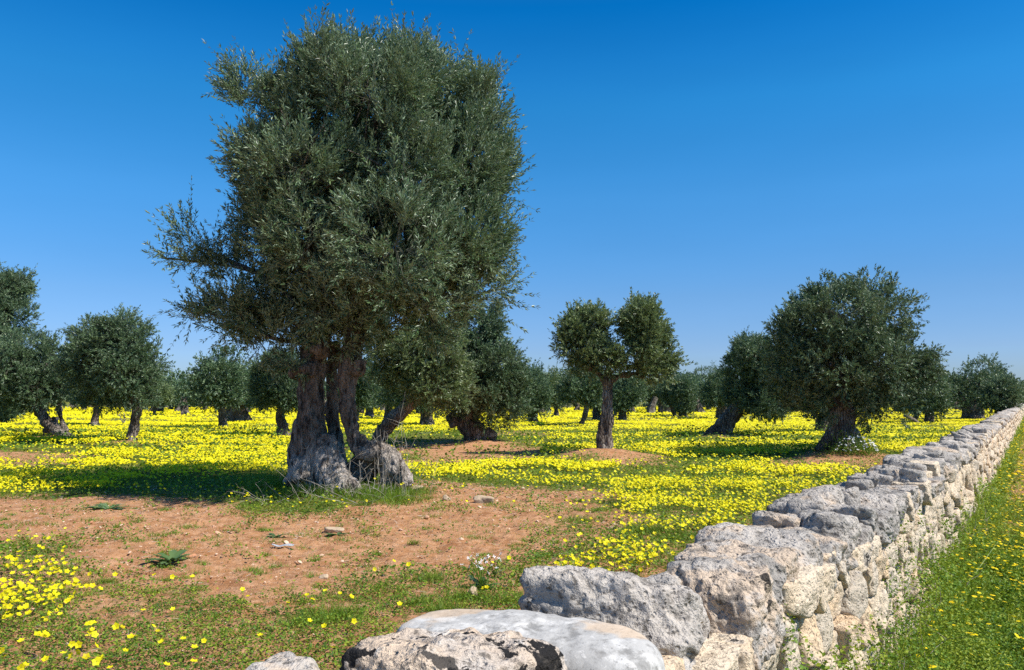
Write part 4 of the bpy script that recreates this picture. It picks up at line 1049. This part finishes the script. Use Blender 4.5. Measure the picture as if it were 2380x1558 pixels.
def rosette(dx, dy, R, n, label, up=.6, seed=1, petals=0):
    rng = np.random.default_rng(seed); c = on_plane(dx, dy, .02); c[2] = gz1(c[0], c[1])
    root = bpy.data.objects.new('weed_plant', None); COL.objects.link(root); root.location = c; tag(root, label, 'weed')
    lv = []
    for i in range(n):
        a = rng.uniform(0, 2*pi); L = R*rng.uniform(.5, 1.15); W = L*.13; m = 6; e = rng.uniform(.25, 1.1)*up
        V = []
        for k in range(m+1):
            u = k/m; r = L*u*(1-.25*u*e); z = L*e*u*(1-.55*u)+.01; w = W*math.sin(pi*min(1, u*.9+.08))**.8*(1+.25*math.sin(k*2.4+i))
            ca, sa = cos(a), sin(a)
            V += [(r*ca-w*sa, r*sa+w*ca, z+.18*w), (r*ca, r*sa, z-.1*w), (r*ca+w*sa, r*sa-w*ca, z+.18*w)]
        Fq = [[k*3+j, k*3+j+1, (k+1)*3+j+1, (k+1)*3+j] for k in range(m) for j in (0, 1)]
        lv.append((np.array(V), np.array(Fq)))
    V, Fq = join(lv); link('leaves', mesh_arrays('leaves', V, Fq, [M['dark_leaf']], True, {'tint': np.repeat(rng.random(n), 21)}), root)
    if petals:
        P = np.stack([rng.normal(0, R*.55, petals), rng.normal(0, R*.4, petals), rng.uniform(R*.9, R*1.7, petals)], 1)
        q = []
        for k in range(4):
            a = pi/2*k; q += [(.05, 0, 0)] if 0 else []
        tv = np.array([p for k in range(4) for p in ((0, 0, 0), (.7*cos(pi/2*k-.4), .7*sin(pi/2*k-.4), .1), (cos(pi/2*k), sin(pi/2*k), .15), (.7*cos(pi/2*k+.4), .7*sin(pi/2*k+.4), .1))])
        tf = np.arange(16).reshape(4, 4)
        V, Fq = scatter(tv, tf, P, up_frames(petals, rng, .6, np.array([0, -.4, 0])), .017*rng.uniform(.8, 1.2, petals))
        link('blossoms', mesh_arrays('blossoms', V, Fq, [M['white']], False, {'tint': np.full(len(V), .5)}), root)
        st = []
        for p in P: Q, Rq = smooth_path([(0, 0, 0), p*np.array([.5, .5, .6]), p], [.0028, .002, .0016], 3); st.append(tube(Q, Rq, 4, False))
        V, Fq = join(st); link('stems', mesh_arrays('stems', V, Fq, [M['green']], True, {'tint': np.full(len(V), .4)}), root)
rosette(398, 1312-8, .27, 26, 'broad dark green leaf rosette at the near edge of bare soil', .75, 3)
rosette(250, 1182, .34, 14, 'flat dark rosette on bare soil near the yellow flower edge', .3, 4)
rosette(1120, 1362, .17, 20, 'wild radish plant with small white blossoms near the grey boulder', 1.0, 5, 22)
rosette(1150, 1335, .12, 6, 'thin wild radish sprig with few white blossoms behind the leafy one', .9, 9, 9)
rosette(640, 1244, .16, 12, 'small dark rosette beside the pale scrap', .3, 6)
rosette(785, 1240, .16, 10, 'small dark rosette beside the flat buff stone', .3, 7)
def daisy_bush():
    rng = np.random.default_rng(71); c = at_depth(1990, 1050, 21.6); c[2] = gz1(c[0], c[1])
    root = bpy.data.objects.new('daisy_bush', None); COL.objects.link(root); root.location = c; tag(root, 'leafy bush with white daisies at the foot of the fluted trunk', 'bush')
    n = 2600; P = np.abs(rng.normal(0, 1, (n, 3)))*np.array([.4, .3, .24])*np.where(rng.random((n, 3)) < .5, 1, -1); P[:, 2] = np.abs(P[:, 2])
    V, Fq = scatter(LEAF_V, LEAF_F, P, frames(rng.normal(size=(n, 3)), rng.normal(size=n)), np.stack([.02*np.ones(n), .06*np.ones(n), .06*np.ones(n)], 1))
    link('leaves', mesh_arrays('leaves', V, Fq, [M['green']], False, {'tint': np.repeat(np.clip(rng.normal(.4, .2, n), 0, 1), 4)}), root)
    n = 75; P = norm(rng.normal(size=(n, 3)))*np.array([.55, .4, .42]); P[:, 2] = np.abs(P[:, 2])+.05; P[:, 1] = -np.abs(P[:, 1])
    V, Fq = scatter(FV, FF, P, up_frames(n, rng, .4, np.array([.1, -.6, 0])), .034*rng.uniform(.8, 1.2, n))
    link('blossoms', mesh_arrays('blossoms', V, Fq, [M['white']], False, {'tint': np.full(len(V), .7)}), root)
daisy_bush()
def dead_weeds(centres, label, n, H, seed, splay=.5, name='dry_weed', Y=None, r=.004):
    rng = np.random.default_rng(seed); parts = []
    c0 = at_depth(centres[0][0], centres[0][1], Y) if Y else on_plane(*centres[0], .1); c0[2] = gz1(c0[0], c0[1])
    for (dx, dy) in centres:
        b = at_depth(dx, dy, Y) if Y else on_plane(dx, dy, .1); b[2] = gz1(b[0], b[1])
        for _ in range(n):
            o = b-c0+rng.normal(0, .12, 3)*np.array([1, .6, 0]); h = H*rng.uniform(.45, 1.1); d = norm(np.array([rng.normal(0, splay), rng.normal(0, splay*.5), 1.]))
            P = [o, o+d*h*.5+rng.normal(0, .03, 3), o+d*h+rng.normal(0, .07, 3)]; Q, Rq = smooth_path(P, [r, r*.8, r*.5], 4); parts.append(tube(Q, Rq, 4, False))
            for _k in range(4):
                i = rng.integers(3, len(Q)); e = Q[i]+norm(d*.5+rng.normal(0, .8, 3))*h*rng.uniform(.15, .35); parts.append(tube(np.array([Q[i], (Q[i]+e)/2+rng.normal(0, .015, 3), e]), np.array([r*.6, r*.5, r*.35]), 4, False))
    V, Fq = join(parts); o = link(name, mesh_arrays(name, V, Fq, [M['straw']], True, {'tint': np.repeat(rng.random(len(V)//4+1), 4)[:len(V)]}), None, tuple(c0)); tag(o, label, 'dry weeds')
dead_weeds([(965,1125),(925,1125),(890,1140)], 'tall bare grey stems standing by the spreading root', 6, 1.15, 5, .18, 'dry_weed', 12.5)
dead_weeds([(800,1140),(850,1140),(760,1145),(720,1140)], 'tangle of dry grey twigs against the hollow trunk', 7, .75, 6, .75, 'dry_weed', 12.3)
dead_weeds([(620,1165),(680,1165),(850,1165),(900,1160)], 'pale dry stalks sprawling flat over the grass below the trunk', 4, .75, 7, 2.4, 'dry_weed', None)
dead_weeds([(1868,1150)], 'single dark dry stalk standing behind the wall', 1, .35, 9, .1, 'dry_weed', None)
dead_weeds([(283,971)], 'bare dead sapling forked near the ground by the straight trunk', 5, .9, 12, .5, 'dead_sapling', 50, .03)
dead_weeds([(2338,966)], 'dry brown bush crowding the far part of the wall', 30, 1.3, 13, .6, 'dry_bush', 62, .03)
def wall_sprigs():
    rng = np.random.default_rng(81); parts = []
    c0 = wp(5.2, W0-.12, 0)
    for _ in range(26):
        s = 3.6*(14/3.6)**rng.random(); b = wp(s, W0-rng.uniform(.05, .22), 0)-c0; h = rng.uniform(.3, .62); d = norm(np.array([rng.normal(0, .2), rng.normal(0, .2), 1]))
        Q, Rq = smooth_path([b, b+d*h*.5+rng.normal(0, .03, 3), b+d*h+rng.normal(0, .06, 3)], [.003, .0022, .0014], 4); parts.append(tube(Q, Rq, 4, False))
        for _k in range(3):
            i = rng.integers(4, len(Q)); e = Q[i]+norm(d*.6+rng.normal(0, .7, 3))*h*.25; parts.append(tube(np.array([Q[i], e]), np.array([.0016, .001]), 4, False))
    V, Fq = join(parts); o = link('dry_verge_stalks', mesh_arrays('dry_verge_stalks', V, Fq, [M['straw']], True, {'tint': np.full(len(V), .35)}), None, tuple(c0)); tag(o, 'thin dry stalks rising from the verge against the wall', 'stalks', None, 'stuff')
wall_sprigs()
def bough():
    c = on_plane(2118, 984, .1); m = c[1]/FP
    P = [at_depth(x, y, c[1])-c for x, y in ((2136,986),(2122,976),(2108,968),(2100,967))]; Q, Rq = smooth_path(P, np.array([5, 5, 4, 3])*m, 5)
    o = link('fallen_bough', remeshed([tube(Q, Rq, 10)], .05, M['straw'], .03, 3), None, tuple(c)); tag(o, 'pale fallen bough lying beneath the twisted grey trunk', 'bough')
bough()
def post():
    c = on_plane(1617, 949, 0); c[2] = gz1(c[0], c[1]); rng = np.random.default_rng(2)
    N, d = box_planes(.28, .28, .55, rng, .05, 4, (.95, 1.1)); P, Fq = stone(N, d, 10, 9, .02, 3., 4., np.eye(3), np.array([0, 0, .5]))
    o = link('stone_block', mesh_arrays('stone_block', P, Fq, [M['face']], True, {'tint': np.full(len(P), .9)}), None, tuple(c)); tag(o, 'short upright buff stone block far off among the flowers', 'stone')
post()
print('total', time.time()-T0, 'tris', sum(len(o.data.polygons) for o in sc.objects if o.type == 'MESH'))
